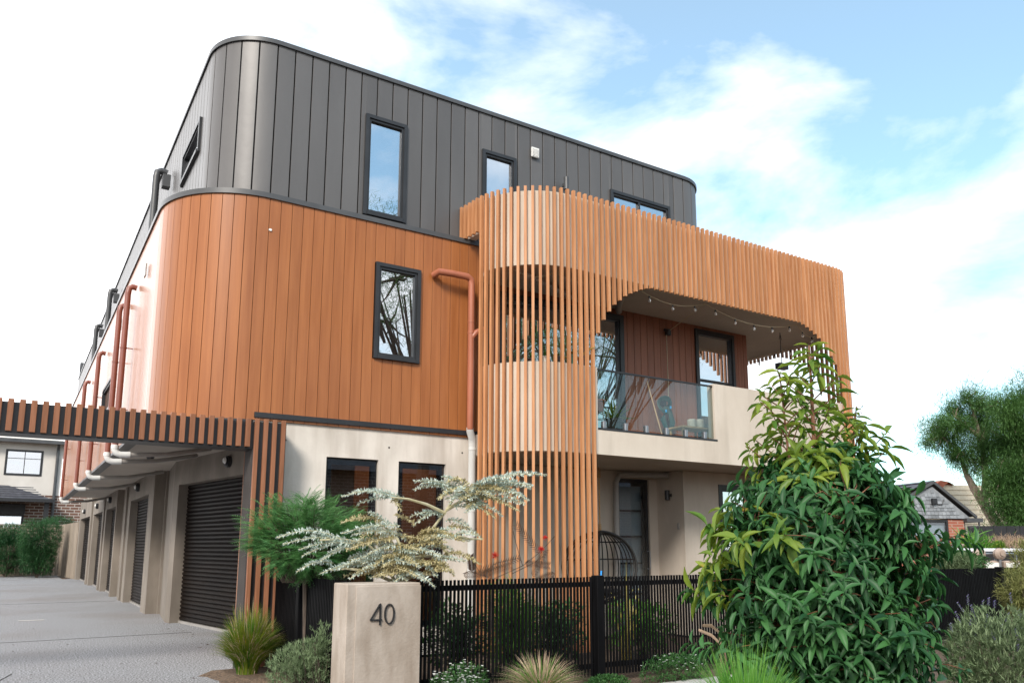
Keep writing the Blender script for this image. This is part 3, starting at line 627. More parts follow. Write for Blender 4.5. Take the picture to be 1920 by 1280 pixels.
def clump_leaves(T, centers, axes, per, L_, W_, spread=.9, jit=.02, up=(0, 0, 1), lv=.25):
    n = len(centers)*per; c = np.repeat(centers, per, 0); a = np.repeat(axes, per, 0)
    d = a+spread*rdir(n); u = np.tile(np.array(up, float), (n, 1))+.45*rdir(n)
    return place_leaves(T, c+jit*RNG.normal(size=(n, 3)), d, u, L_*(1+lv*RNG.normal(size=n)).clip(.5, 1.6), W_*(1+.2*RNG.normal(size=n)).clip(.5, 1.5))
def blob_points(n, c, r, shell=.35, zcut=-1, lump=.18, seed=0):
    """points through an uneven ellipsoid, denser towards its surface"""
    rg = np.random.default_rng(seed); d = rg.normal(size=(n*2, 3)); d /= np.linalg.norm(d, axis=1, keepdims=True)
    ph = rg.uniform(0, 6.28, (4, 3)); fr = rg.uniform(2.0, 5.0, (4, 3))
    l = sum(np.sin(d@np.diag(fr[k])+ph[k]).sum(1) for k in range(4))/6*lump*2
    rad = (1+l)*(1-shell*rg.random(n*2)**1.5*1.6).clip(.15, 1.3)
    p = d*rad[:, None]; ok = p[:, 2] > zcut; p, d = p[ok][:n], d[ok][:n]
    return np.array(c)+p*np.array(r), d
def twigs(mb, root, pts, r0, r1, n=4, bend=.1, k=3):
    for p in pts:
        a = Vector(root); b = Vector(p); m_ = [a.lerp(b, t/k)+Vector((random.gauss(0, bend), random.gauss(0, bend), random.gauss(0, bend)*.5+bend*.8*math.sin(math.pi*t/k)))*(0 if t in (0, k) else 1) for t in range(k+1)]
        mb.tube(m_, [r0+(r1-r0)*t/k for t in range(k+1)], n, cap=False)
LEAF = leaf_template(4, .3, .28, wmax=.5); LEAF2 = leaf_template(2, .25, .15, wmax=.5); NEED = leaf_template(2, .1, .12, shape='blade', wmax=.5); CARD = leaf_template(1, .2, .1, shape='tri', wmax=.5)
MT['lf_dark'] = leafmat('glossy_dark_leaf', (.012, .058, .020), (.058, .175, .050), .45, .22, .28, 3.0)
MT['lf_young'] = leafmat('young_yellow_leaf', (.05, .15, .02), (.26, .33, .045), .42, .35, .35, 5.0, c3=(.42, .20, .05))
MT['lf_silver'] = leafmat('silver_leaf', (.34, .43, .38), (.66, .72, .66), .6, .18, .3, 6.0)
MT['lf_buff'] = leafmat('buff_seed_leaf', (.36, .31, .15), (.58, .52, .30), .6, .18, .3, 6.0)
MT['lf_feather'] = leafmat('feathery_green_leaf', (.045, .16, .05), (.17, .37, .13), .55, .35, .3, 4.0)
MT['lf_tuft'] = leafmat('tuft_blade', (.025, .12, .010), (.22, .24, .025), .5, .3, .3, 5.0, c3=(.46, .28, .07))
MT['lf_fine'] = leafmat('fine_green_blade', (.05, .20, .025), (.18, .38, .06), .5, .35, .4, 5.0)
MT['lf_dry'] = leafmat('dry_grass_blade', (.36, .26, .17), (.68, .52, .38), .8, .25, .2, 8.0)
MT['lf_grey'] = leafmat('grey_green_leaf', (.08, .13, .055), (.24, .31, .17), .7, .2, .2, 5.0)
MT['lf_mid'] = leafmat('mid_green_leaf', (.022, .085, .02), (.085, .21, .055), .5, .25, .35, 1.3)
MT['lf_tree'] = leafmat('tree_leaf', (.028, .085, .020), (.11, .23, .06), .5, .25, .35, .5)
MT['lf_hedge'] = leafmat('hedge_leaf', (.012, .055, .02), (.05, .15, .045), .5, .2, .35, .8)
MT['lf_olive'] = leafmat('olive_shrub_leaf', (.10, .13, .03), (.33, .33, .13), .7, .25, .25, 4.0)
MT['lf_bronze'] = leafmat('bronze_leaf', (.05, .022, .016), (.12, .07, .04), .5, .2, .4, 4.0)
MT['red_fl'] = leafmat('red_petal', (.55, .03, .02), (.75, .08, .04), .5, .3, .3, 9.0)
MT['white_fl'] = leafmat('white_petal', (.72, .72, .66), (.85, .85, .82), .6, .3, .3, 9.0)
MT['purple_fl'] = leafmat('purple_petal', (.14, .10, .30), (.30, .24, .48), .6, .3, .3, 9.0)
MT['flax'] = leafmat('striped_flax_blade', (.35, .30, .05), (.60, .52, .18), .5, .3, .4, 4.0)
# ================================================================ FOREGROUND TREE
def young_tree():
    base = atg(1538, 4.3); t = thing('broadleaf_tree', base, 'tall young broadleaf tree with glossy drooping leaves in front of the black fence', 'tree')
    right = Vector((Rv.x, Rv.y, 0)).normalized(); back_ = Fh
    def cp_(a, b, z): return base+right*a+back_*b+Vector((0, 0, z))
    prof = [(.1, .28), (.35, .42), (.55, .49), (.8, .55), (1.0, .57), (1.2, .56), (1.35, .53), (1.48, .47), (1.58, .37), (1.66, .27), (1.74, .16), (1.9, .1)]
    zs, rs = zip(*prof)
    mb = M(); leaders = [([cp_(0, 0, 0), cp_(.01, .0, .6), cp_(.02, .02, 1.2), cp_(.01, .02, 1.8), cp_(.015, .02, 2.32)], .028),
                 ([cp_(.01, 0, .5), cp_(-.09, .02, .9), cp_(-.10, .05, 1.4), cp_(-.13, .04, 1.75), cp_(-.155, .03, 2.16)], .018),
                 ([cp_(0, 0, .3), cp_(.16, .05, .8), cp_(.22, .1, 1.3), cp_(.24, .08, 1.72), cp_(.27, .05, 1.98)], .016),
                 ([cp_(0, 0, .3), cp_(-.2, -.05, .7), cp_(-.32, -.06, 1.1), cp_(-.38, -.05, 1.36)], .016),
                 ([cp_(0, 0, .25), cp_(.3, -.1, .6), cp_(.45, -.15, 1.0), cp_(.5, -.12, 1.25)], .016),
                 ([cp_(0, 0, .3), cp_(-.05, -.25, .7), cp_(-.02, -.3, 1.2), cp_(.05, -.3, 1.5)], .014)]
    tips = []
    for pts, r in leaders: mb.tube(pts, [r*(1-.8*k/(len(pts)-1)) for k in range(len(pts))], 8)
    C_, A_ = [], []
    n = 0
    while n < 1300:
        z = RNG.uniform(.15, 1.75); R_ = np.interp(z, zs, rs); ang = RNG.uniform(0, 2*math.pi); rr = R_*math.sqrt(RNG.uniform(.25, 1))*RNG.uniform(.82, 1.18)
        # sides: wide to the left low down, as pruned; bumps make the outline uneven
        rr *= 1+.13*math.sin(3*ang+z*7)+.08*math.sin(7*ang-z*11)
        if RNG.random() > R_/.65+.12: continue
        p = cp_(rr*math.cos(ang), rr*math.sin(ang)*.9, z); C_.append(tuple(p)); v = Vector((math.cos(ang), math.sin(ang)*.9, 0)); A_.append(tuple((right*v.x+back_*v.y)*.8+Vector((0, 0, .35)))); n += 1
    for a, b, z in [(-.27, 0, 1.28), (-.36, 0, 1.45), (-.42, -.03, 1.35), (-.58, 0, 1.20), (-.62, 0, 1.10), (-.62, .02, 1.02), (-.56, .05, 1.26), (-.60, -.06, 1.16), (-.55, .1, 1.08), (-.50, 0, 1.31), (-.57, -.1, .96), (-.46, .05, 1.38), (-.55, -.1, 1.33), (.40, 0, 1.55), (.34, .02, 1.66), (.46, 0, 1.44), (.28, 0, 1.75), (.44, -.1, 1.5)]:
        C_.append(tuple(cp_(a, b, z))); A_.append(tuple(right*(.7 if a > 0 else -.7)+Vector((0, 0, .4))))
    # clusters near a leader line are joined to it by twigs
    for c in C_[::5]:
        best = min(((Vector(c)-q).length, q) for pts, r in leaders for q in [pts[k].lerp(pts[k+1], u) for k in range(len(pts)-1) for u in (0, .25, .5, .75)] if q.z < c[2]+.02) if c[2] > .1 else None
        if best and best[0] < .6: twigs(mb, best[1], [c], .0045, .002, 4, .02)
    # spires of young growth
    SC, SA = [], []
    for pts, z0 in ((leaders[0][0], 1.6), (leaders[1][0], 1.55), (leaders[2][0], 1.55), (leaders[3][0], 1.1)):
        z1 = pts[-1].z; k = 0; z = z0
        while z < z1+.01:
            for j in range(len(pts)-1):
                if pts[j].z <= z <= pts[j+1].z+.02: q = pts[j].lerp(pts[j+1], (z-pts[j].z)/(pts[j+1].z-pts[j].z))
            for s_ in range(2 if z < z1-.12 else 1):
                a = k*2.4+s_*3; ln = .06+.17*(z1-z)/max(.2, z1-z0)
                e = q+right*math.cos(a)*ln+back_*math.sin(a)*ln+Vector((0, 0, ln*.9))
                if z < z1-.05: twigs(mb, q, [e], .0045, .0025, 4, .004)
                else: e = q
                SC.append(tuple(e)); SA.append(tuple((e-q).normalized()*.6+Vector((0, 0, .5)) if (e-q).length > .001 else Vector((0, 0, 1))))
            k += 1; z += .08
    mb.build('trunk', 'stem_red', t, smooth=True)
    C_, A_ = np.array(C_), np.array(A_)
    young = (C_[:, 2] > 1.6) & (RNG.random(len(C_)) < .3) | (C_[:, 2] > 1.2) & (RNG.random(len(C_)) < .04) | (((C_-np.array(base))@np.array(right) < -.5) & (C_[:, 2] > .95) & (RNG.random(len(C_)) < .7))
    def whorl(Cs, As, per, L_, W_, dr=0):
        P_, D_, U_, Ls, Ws = [], [], [], [], []
        for c, a in zip(Cs, As):
            a = np.array(a)/np.linalg.norm(a); o = np.cross(a, [0.3, .2, 1]); o /= np.linalg.norm(o); q = np.cross(a, o); ph = RNG.uniform(0, 6)
            for k in range(per+RNG.integers(-1, 3)):
                an = ph+k*2.4; sp_ = 1.0+.35*RNG.normal(); d = a*max(.05, .75-.10*k)+(o*math.cos(an)+q*math.sin(an))*sp_; d[2] -= .35+.25*RNG.random()+dr
                d /= np.linalg.norm(d); P_.append(c-a*.012*k+.004*RNG.normal(size=3)); D_.append(d); U_.append(a+np.array([0, 0, .9])+.25*RNG.normal(size=3)); l = L_*RNG.uniform(.55, 1.25); Ls.append(l); Ws.append(l*W_*RNG.uniform(.85, 1.15))
        return place_leaves(LEAF, P_, D_, U_, Ls, Ws)
    V, Fq = merge([whorl(C_[~young], A_[~young], 7, .096, .30, .05)]); fast_mesh('foliage', V, Fq, 'lf_dark', t, smooth=True)
    V, Fq = merge([whorl(C_[young], A_[young], 7, .12, .30), whorl(np.array(SC), SA, 7, .105, .27)]); fast_mesh('young_foliage', V, Fq, 'lf_young', t, smooth=True)
young_tree()
# ================================================================ SILVER WATTLE on the pillar corner
def silver():
    base = at(738, 1100, 6.75); base.z = 0
    t = thing('silver_wattle', base, 'silvery grey wattle with long arching sprays rising behind the numbered pillar', 'shrub')
    mb = M(); brs = []
    def A(px, py, d): return at(px, py, d)
    root = A(742, 1092, 6.75)
    mb.tube([base, base.lerp(root, .6)+Vector((.02, 0, 0)), root], [.022, .02, .018], 7)
    # stems: list of pixel way-points
    stems = [[(742,1092,6.75), (770,1045,6.8), (800,1005,6.75), (838,955,6.7), (862,915,6.6), (880,905,6.5)],
             [(835,962,6.7), (800,945,6.6), (765,935,6.5), (735,932,6.4)], [(838,955,6.7), (880,930,6.6), (930,915,6.5), (985,905,6.4)],
             [(742,1092,6.75), (720,1050,6.6), (690,1020,6.5), (640,1010,6.4), (600,1012,6.3)], [(742,1092,6.75), (765,1060,6.6), (745,1010,6.5), (720,985,6.5), (680,990,6.45)],
             [(790,1015,6.75), (840,1000,6.7), (880,1010,6.6), (905,1010,6.6)], [(770,1045,6.8), (820,1040,6.7), (850,1050,6.65)],
             [(742,1092,6.75), (690,1070,6.6), (650,1065,6.5), (620,1068,6.5)], [(742,1092,6.75), (790,1075,6.6), (815,1078,6.6)]]
    for s_ in stems: mb.tube([A(*p) for p in s_], [.014*(1-.6*k/(len(s_)-1))+.002 for k in range(len(s_))], 6)
    # sprays: start px,py -> end px,py, depth, arch, kind (0 silver, 1 buff)
    sp_ = []
    def S(x0, y0, x1, y1, d0, d1, arch=8, k=0): sp_.append((x0, y0, x1, y1, d0, d1, arch, k))
    S(640,1010,518,1008,6.4,6.2,14); S(650,1012,530,1020,6.4,6.25,8); S(660,1018,560,1030,6.4,6.3,6); S(690,1015,566,1042,6.5,6.3,10); S(690,1022,600,1052,6.5,6.4,10)
    S(625,1055,556,1072,6.5,6.4,9); S(680,1055,600,1075,6.55,6.4,4); S(735,932,640,931,6.4,6.2,10); S(760,935,670,945,6.5,6.35,8); S(748,930,660,922,6.45,6.3,6,0); S(735,936,752,957,6.45,6.4,4,1)
    S(862,915,776,902,6.6,6.4,6); S(860,920,775,918,6.6,6.45,10); S(848,925,790,906,6.6,6.5,8); S(870,912,830,893,6.6,6.5,4)
    S(900,905,1025,890,6.5,6.3,8); S(885,910,960,893,6.5,6.3,4); S(930,915,990,938,6.5,6.3,6); S(900,922,985,945,6.5,6.35,8); S(880,930,975,958,6.55,6.4,8,1); S(860,935,942,966,6.6,6.45,8); S(880,915,965,925,6.5,6.4,6,1); S(930,908,1000,912,6.5,6.3,5)
    S(870,940,930,972,6.55,6.5,6,1); S(850,950,905,953,6.6,6.5,3); S(830,960,775,985,6.7,6.6,8); S(830,965,770,968,6.7,6.6,7); S(835,975,890,1000,6.7,6.6,10); S(840,985,905,1010,6.7,6.6,8,1); S(800,1000,880,1015,6.7,6.6,4); S(830,1040,900,1058,6.65,6.5,10,1); S(840,1005,900,1005,6.6,6.5,6)
    S(750,985,640,1000,6.5,6.3,6); S(745,1000,660,1002,6.5,6.35,6); S(740,1010,650,1030,6.5,6.35,4,1); S(755,1020,690,1038,6.55,6.4,4); S(760,1035,700,1060,6.55,6.45,5,1); S(745,1055,655,1085,6.6,6.4,8); S(765,1065,700,1082,6.6,6.5,6,1)
    S(770,1050,820,1082,6.6,6.5,8); S(780,1060,850,1070,6.6,6.5,7,1); S(720,975,640,980,6.5,6.4,8,1); S(730,985,690,960,6.5,6.4,4,0); S(790,1030,850,1030,6.7,6.6,6); S(770,1075,815,1100,6.55,6.45,6); S(720,1045,660,1050,6.5,6.4,4); S(780,985,740,965,6.6,6.5,4,1); S(800,1040,740,1040,6.6,6.5,5,1)
    for i in range(60): # denser centre
        x, y = RNG.uniform(690, 810), RNG.uniform(995, 1075); a = RNG.choice([-1, 1])*RNG.uniform(35, 85); S(x, y, x+a, y+RNG.uniform(-12, 26), 6.6, 6.5+RNG.uniform(-.1, .1), RNG.uniform(2, 9), int(RNG.random() < .45))
    for i in range(24):
        x, y = RNG.uniform(860, 930), RNG.uniform(905, 945); a = RNG.choice([-.6, 1])*RNG.uniform(35, 90); S(x, y, x+a, y+RNG.uniform(-8, 22), 6.6, 6.4+RNG.uniform(-.1, .1), RNG.uniform(2, 9), int(RNG.random() < .35))
    buf = {0: [[], [], []], 1: [[], [], []]}
    for (x0, y0, x1, y1, d0, d1, ar, k) in sp_:
        a, b = A(x0, y0, d0), A(x1, y1, d1); L_ = (b-a).length; n = max(8, int(L_/.0050)); pts = []
        for i in range(n+1):
            u = i/n; p = a.lerp(b, u)+Vector((0, 0, ar/220*math.sin(math.pi*u))); pts.append(p)
        mb.tube(pts[::max(1, n//5)]+[pts[-1]], .0035, 4, cap=False)
        ax = (b-a).normalized(); side = ax.cross(Vector((0, 0, 1))).normalized(); upv = side.cross(ax)
        for i, p in enumerate(pts[2:]):
            u = i/n
            for sgn in (1, -1):
                tw = random.uniform(-1.3, 1.3); d = side*sgn*math.cos(tw)+upv*math.sin(tw)*.8+ax*.3+upv*.15
                q = buf[k]; q[0].append(tuple(p)); q[1].append(tuple(d)); q[2].append(.038*(1.0-.5*u**3)*random.uniform(.8, 1.15))
    mb.build('branches', 'stem_grey', t, smooth=True)
    T_ = leaf_template(2, .15, .1, shape='ellipse', wmax=.5)
    for k, nm, mm in ((0, 'foliage', 'lf_silver'), (1, 'buff_foliage', 'lf_buff')):
        P_, D_, Ls = map(np.array, buf[k]); V, Fq = place_leaves(T_, P_, D_, np.tile([0, 0, 1.], (len(P_), 1))+.9*rdir(len(P_)), Ls, Ls*.34); fast_mesh(nm, V, Fq, mm, t)
silver()
# ================================================================ FEATHERY WATTLE
def feather():
    base = atg(580, 7.3); t = thing('feathery_wattle', base, 'bright green feathery wattle bush between the portal post and the concrete wall', 'shrub')
    mb = M(); cen = at(575, 1003, 7.25); right = Vector((Rv.x, Rv.y, 0)).normalized()
    P_, D_, Ls = [], [], []
    for i in range(640):
        a = RNG.uniform(0, math.pi*2); u = math.sqrt(RNG.random()); hx = math.cos(a)*u; hz = math.sin(a)*u; dep = RNG.normal()*.22
        e = cen+right*(hx*.60+(.04 if hx < 0 else 0))+Fh*dep+Vector((0, 0, hz*.34+.02*math.sin(hx*9)))
        if hz < -.4 and hx < -.75: continue
        s_ = cen+right*hx*.2+Vector((0, 0, -.42)); mid = s_.lerp(e, .6)+Vector((0, 0, .10))
        if i % 3 == 0: mb.tube([s_, mid, e], [.006, .004, .0015], 4, cap=False)
        dirv = ((e-mid).normalized()+right*hx*.8+Vector((0, 0, .05))).normalized()
        for k in range(7):
            q = mid.lerp(e, k/6); P_.append(q)
            sd_ = dirv.cross(Vector((0, 0, 1))).normalized()*random.choice([-1, 1]); D_.append((dirv+sd_*random.uniform(.2, .9)+Vector((0, 0, random.uniform(-.3, .35)))).normalized()); Ls.append(random.uniform(.09, .15))
    mb.tube([base, base+Vector((0, 0, .4)), cen+Vector((0, 0, -.35))], [.03, .025, .02], 6)
    mb.build('branches', 'bark_dk', t, smooth=True)
    LP, LD, LL, LU = [], [], [], []
    for p, d, l in zip(P_, D_, Ls):
        s_ = d.cross(Vector((random.gauss(0, .3), random.gauss(0, .3), 1))).normalized(); n = 8
        for k in range(1, n+1):
            q = p+d*l*k/n-Vector((0, 0, .03*(k/n)**2))
            for sg in (1, -1): LP.append(tuple(q)); LD.append(tuple(s_*sg+d*.7)); LL.append(.044*(1-.5*abs(k/n-.35))); LU.append((0, 0, 1))
    LL = np.array(LL); V, Fq = place_leaves(leaf_template(1, .1, .1, shape='blade'), LP, LD, np.array(LU, float)+.3*rdir(len(LP)), LL, LL*.34); fast_mesh('foliage', V, Fq, 'lf_feather', t)
feather()
# ================================================================ TUFTS, SHRUBS
def tuft(base, name, label, cat, mat_, n, h, spread, w=.006, stiff=.5, group=None, seed=1, base_r=.06, mat2=None, frac=.3):
    rg = np.random.default_rng(seed); t = thing(name, base, label, cat, group)
    for part, mm, cnt in (('blades', mat_, n if not mat2 else int(n*(1-frac))),)+((('dry_blades', mat2, int(n*frac)),) if mat2 else ()):
        seg = 6; a = rg.uniform(0, 2*math.pi, cnt); lean = spread*np.sqrt(rg.random(cnt)); hh = h*rg.uniform(.55, 1.05, cnt)*(1-.25*lean/spread); r0 = base_r*np.sqrt(rg.random(cnt))
        ca, sa = np.cos(a), np.sin(a); tt = np.linspace(0, 1, seg+1)
        hor = r0[:, None]+lean[:, None]*(tt[None]**(1.4+stiff)); z = hh[:, None]*(tt[None]-(.42*(lean/spread)**2)[:, None]*tt[None]**3)
        jx = rg.normal(size=cnt)*.25
        cx = base[0]+hor*ca[:, None]-sa[:, None]*(jx*lean)[:, None]*tt[None]**2; cyy = base[1]+hor*sa[:, None]+ca[:, None]*(jx*lean)[:, None]*tt[None]**2; cz = base[2]+z
        ww = w*rg.uniform(.7, 1.3, cnt)[:, None]*(1-tt[None]**2.2*.93); th = a+math.pi/2+rg.normal(size=cnt)*.7; ux, uy = np.cos(th), np.sin(th)
        Lf = np.stack([cx-ww*ux[:, None], cyy-ww*uy[:, None], cz], -1); Rt = np.stack([cx+ww*ux[:, None], cyy+ww*uy[:, None], cz], -1)
        V = np.stack([Lf, Rt], 2).reshape(-1, 3); q = np.array([[2*k, 2*k+2, 2*k+3, 2*k+1] for k in range(seg)]); Fq = (q[None]+(np.arange(cnt)*(2*seg+2))[:, None, None]).reshape(-1, 4)
        fast_mesh(part, V, Fq, mm, t)
    return t
def bush(base, c, r, name, label, cat, mat_, n, per, L_, W_, T_=None, group=None, seed=1, shell=.35, spread=.9, zcut=-.9, stem='bark_dk', upb=.4, flowers=None, lump=.18, ntw=40, twr=.012):
    t = thing(name, base, label, cat, group); P_, d = blob_points(n, c, r, shell, zcut, lump, seed)
    ax = d*.7+np.array([0, 0, upb]); V, Fq = clump_leaves(T_ if T_ is not None else LEAF2, P_, ax, per, L_, W_, spread, jit=L_*.25); fast_mesh('foliage', V, Fq, mat_, t)
    mb = M(); root = Vector(base); idx = np.linspace(0, len(P_)-1, ntw).astype(int)
    for i in idx: twigs(mb, root, [Vector(P_[i])*.92+Vector(c)*.08], twr, twr*.25, 4, .02*max(r))
    mb.build('stems', stem, t, smooth=True)
    if flowers: flowers(t, P_, d)
    return t
tuft(atg(476, 7.6, .05), 'lomandra_tuft', 'green and yellow grass tuft at the foot of the portal post', 'grass tuft', 'lf_tuft', 2600, .68, .31, .0038, .3, seed=3, base_r=.09, mat2='lf_dry', frac=.12)
bush(atg(585, 6.7), atg(570, 6.7, .22)+Vector((0, 0, 0)), (.30, .30, .24), 'grey_shrub', 'low grey green shrub beside the left edge of the numbered pillar', 'shrub', 'lf_grey', 900, 6, .035, .009, NEED, seed=5, shell=.6, upb=.8, ntw=30, twr=.008)
bush(atg(612, 6.6), atg(608, 6.6, .36), (.09, .10, .24), 'upright_grey_shrub', 'small upright grey shrub against the left side of the pillar', 'shrub', 'lf_grey', 260, 6, .032, .008, NEED, seed=6, shell=.7, upb=.9, ntw=16, twr=.006)
tuft(atg(1014, 6.6), 'dry_grass_clump', 'straw coloured dry grass clump in front of the middle of the fence', 'grass tuft', 'lf_fine', 900, .42, .38, .004, .3, seed=8, mat2='lf_dry', frac=.62)
tuft(atg(1388, 3.4, .26), 'fine_grass_clump', 'fine bright green grass clump at the foot of the broadleaf tree', 'grass tuft', 'lf_fine', 3000, .60, .30, .0028, .6, seed=9)
mb = M(); c_ = atg(1388, 3.4); mb.lathe([(.75, -.03), (.6, .04), (.42, .15), (.2, .24), (.02, .27)], (c_.x, c_.y, 0), 24); tag(mb.build('garden_mound', 'soil', smooth=True), kind='structure')
def white_flowers(n, size=.011):
    def f(t, P_, d):
        rg = np.random.default_rng(4); up = P_[d[:, 2] > .1]; p = up[rg.integers(0, len(up), n)]+rg.normal(size=(n, 3))*.012+np.array([0, 0, .015])
        k = 5; PP = np.repeat(p, k, 0); an = np.tile(np.arange(k)*2*math.pi/k, n)+np.repeat(rg.uniform(0, 6, n), k); D_ = np.stack([np.cos(an), np.sin(an), .25+0*an], 1)
        V, Fq = place_leaves(LEAF2, PP, D_+.25*np.repeat(rdir(n), k, 0), np.tile([0, -.5, 1.], (len(PP), 1)), np.full(len(PP), size), np.full(len(PP), size*.8)); tag(fast_mesh('flowers', V, Fq, 'white_fl', t), kind='stuff')
    return f
bush(atg(865, 6.5), atg(865, 6.5, .12), (.31, .16, .16), 'daisy_groundcover', 'white flowered ground cover at the fence foot just right of the pillar', 'ground cover plant', 'lf_mid', 700, 6, .022, .007, NEED, seed=11, zcut=-.5, flowers=white_flowers(150), ntw=20, twr=.004)
bush(atg(1262, 7.7), atg(1262, 7.7, .08), (.38, .17, .17), 'daisy_groundcover', 'white flowered mound at the fence foot beside the broadleaf tree', 'ground cover plant', 'lf_mid', 900, 6, .024, .008, NEED, seed=12, zcut=-.5, flowers=white_flowers(60), ntw=20, twr=.004)
bush(atg(1130, 7.2), atg(1130, 7.2, .03), (.30, .12, .07), 'creeping_groundcover', 'dark creeping plant at the foot of the fence post beside the dry grass', 'ground cover plant', 'lf_mid', 420, 6, .022, .009, LEAF2, seed=13, zcut=-.5, ntw=12, twr=.003)
def spikes(t, P_, d):
    rg = np.random.default_rng(9); up = P_[(d[:, 2] > .55)]; n = 46; p = up[rg.integers(0, len(up), n)]; V_ = []
    mb = M(); PP, DD = [], []
    for q in p:
        q = Vector(q); e = q+Vector((rg.normal()*.02, rg.normal()*.02, rg.uniform(.07, .12))); mb.tube([q, e], .0018, 4, cap=False)
        for k in range(14):
            u = .45+.55*k/14; PP.append(tuple(q.lerp(e, u))); DD.append((math.cos(k*2.4), math.sin(k*2.4), .7))
    tag(mb.build('flower_stems', 'lf_grey', t), kind='stuff'); V, Fq = place_leaves(LEAF2, PP, DD, np.tile([0, 0, 1.], (len(PP), 1)), np.full(len(PP), .013), np.full(len(PP), .009)); tag(fast_mesh('flower_spikes', V, Fq, 'purple_fl', t), kind='stuff')
bush(atg(1860, 4.9), atg(1868, 4.9, .46), (.36, .34, .35), 'lavender_bush', 'rounded grey green lavender with purple flower spikes right of the tree', 'shrub', 'lf_grey', 2300, 7, .040, .010, NEED, seed=14, shell=.35, upb=.7, flowers=spikes, ntw=40, twr=.007, lump=.12)
bush(atg(1925, 5.6), atg(1922, 5.6, .86), (.17, .17, .20), 'olive_shrub', 'rounded olive green shrub at the right end of the garden bed', 'shrub', 'lf_olive', 900, 8, .042, .006, NEED, seed=15, shell=.5, upb=.1, ntw=30, twr=.006)
bush(atg(1930, 6.6), atg(1932, 6.6, 1.06), (.16, .15, .22), 'yellow_tipped_shrub', 'airy yellow tipped shrub rising above the right end of the fence', 'shrub', 'lf_olive', 420, 7, .05, .008, NEED, seed=16, shell=.8, upb=.5, ntw=30, twr=.006)
bush(atg(1800, 11.5), atg(1792, 11.2, .98), (.36, .22, .14), 'needle_leaf_shrub', 'spiky grey green shrub spilling over the fence right of the tree', 'shrub', 'lf_grey', 420, 7, .09, .008, NEED, seed=17, shell=.8, upb=.1, ntw=26, twr=.006)
bush(atg(1800, 11.8), atg(1790, 11.8, .95), (.48, .3, .26), 'leafy_garden_shrub', 'mid green leafy shrub behind the fence below the brick house', 'shrub', 'lf_mid', 500, 6, .07, .025, LEAF2, seed=18, shell=.6, upb=.4, ntw=20)
# dead strap leaves beside the tree
mb = M()
for a, b, c, l in ((1310, 1180, 1360, 1215), (1318, 1172, 1350, 1186)):
    p0, p1 = at(a, b, 4.6), at(c, l, 4.5); mb.tube([p1+Vector((0, 0, -.25)), p1, p0.lerp(p1, .5)+Vector((0, 0, .02)), p0], [.007, .009, .010, .008], 6, flat=.35)
tag(mb.build('cut_strap_stems', 'lf_dry', None, loc=atg(1340, 4.5), smooth=True), 'two cut grey strap stems poking out at the left foot of the broadleaf tree', 'plant stub')
# ================================================================ GARDEN BEHIND THE FENCE
def garden_shrub(px, d, z, rx, rz, lab, m_='lf_mid', sd=1, n=500, T_=None, L_=.05, W_=.02):
    return bush(atg(px, d), atg(px, d, z), (rx, rx*.7, rz), 'garden_shrub', lab, 'shrub', m_, n, 6, L_, W_, T_ or LEAF2, group='shrubs in the front garden behind the fence', seed=sd, shell=.7, ntw=18, twr=.006)
garden_shrub(860, 7.7, .36, .30, .30, 'low leafy shrub behind the fence directly right of the pillar', sd=21)
garden_shrub(960, 7.9, .42, .26, .36, 'strappy green shrub behind the fence under the red flowers', 'lf_fine', sd=22, T_=NEED, L_=.12, W_=.012)
garden_shrub(1040, 8.4, .35, .34, .30, 'dark leafy shrub behind the fence under the hanging egg chair', sd=23)
garden_shrub(1200, 8.9, .35, .4, .3, 'leafy shrub behind the fence below the striped flax blades', 'lf_fine', sd=24)
garden_shrub(490, 8.15, .45, .15, .32, 'dark small leaved creeper in the gap behind the side fence', sd=25, n=160)
fx = tuft(atg(1172, 8.6), 'striped_flax', 'yellow striped flax with a few upright blades in front of the front door', 'plant', 'flax', 16, 1.42, .30, .011, .6, seed=31)
def grevillea():
    base = atg(915, 7.6); t = thing('red_flowering_shrub', base, 'sparse shrub with bronze ferny leaves and red blooms in front of the slatted screen', 'shrub')
    mb = M(); root = at(925, 1085, 7.6); mb.tube([base, root], .012, 6)
    st = [[(925,1085), (980,1060), (1012,1035), (1040,1005)], [(960,1075), (1000,1055), (1022,1040)], [(980,1060), (968,1020), (962,995)], [(925,1085), (880,1070), (868,1075)], [(900,1078), (930,1055), (975,1045)], [(905,1080), (885,1050)]]
    for s_ in st: mb.tube([at(x, y, 7.55) for x, y in s_], .0035, 5)
    mb.build('branches', 'bark_dk', t)
    P_, D_ = [], []
    def fern(x0, y0, x1, y1):
        a, b = at(x0, y0, 7.55), at(x1, y1, 7.45); ax = (b-a).normalized(); s_ = ax.cross(Fh).normalized()
        for k in range(16):
            for sg in (1, -1): P_.append(tuple(a.lerp(b, k/16))); D_.append(tuple(ax*.9+s_*sg))
    fern(1012,1035,966,982); fern(985,1055,1030,1060); fern(900,1070,975,1045); fern(870,1078,920,1074); fern(905,1075,958,1060); fern(885,1070,882,1040); fern(1040,1075,1000,1090); fern(1000,1080,1022,1030)
    V, Fq = place_leaves(NEED, P_, D_, np.tile(np.array(-Fh), (len(P_), 1)), np.full(len(P_), .055), np.full(len(P_), .012)); fast_mesh('foliage', V, Fq, 'lf_bronze', t)
    for (x, y, r) in ((928, 1042, .035), (1014, 1030, .030), (1022, 1008, .022)):
        c = at(x, y, 7.4); d = rdir(70, .5); V, Fq = place_leaves(NEED, np.tile(np.array(c), (70, 1))+d*.004, d, rdir(70), np.full(70, r*1.25), np.full(70, .006)); fast_mesh('bloom', V, Fq, 'red_fl', t)
grevillea()
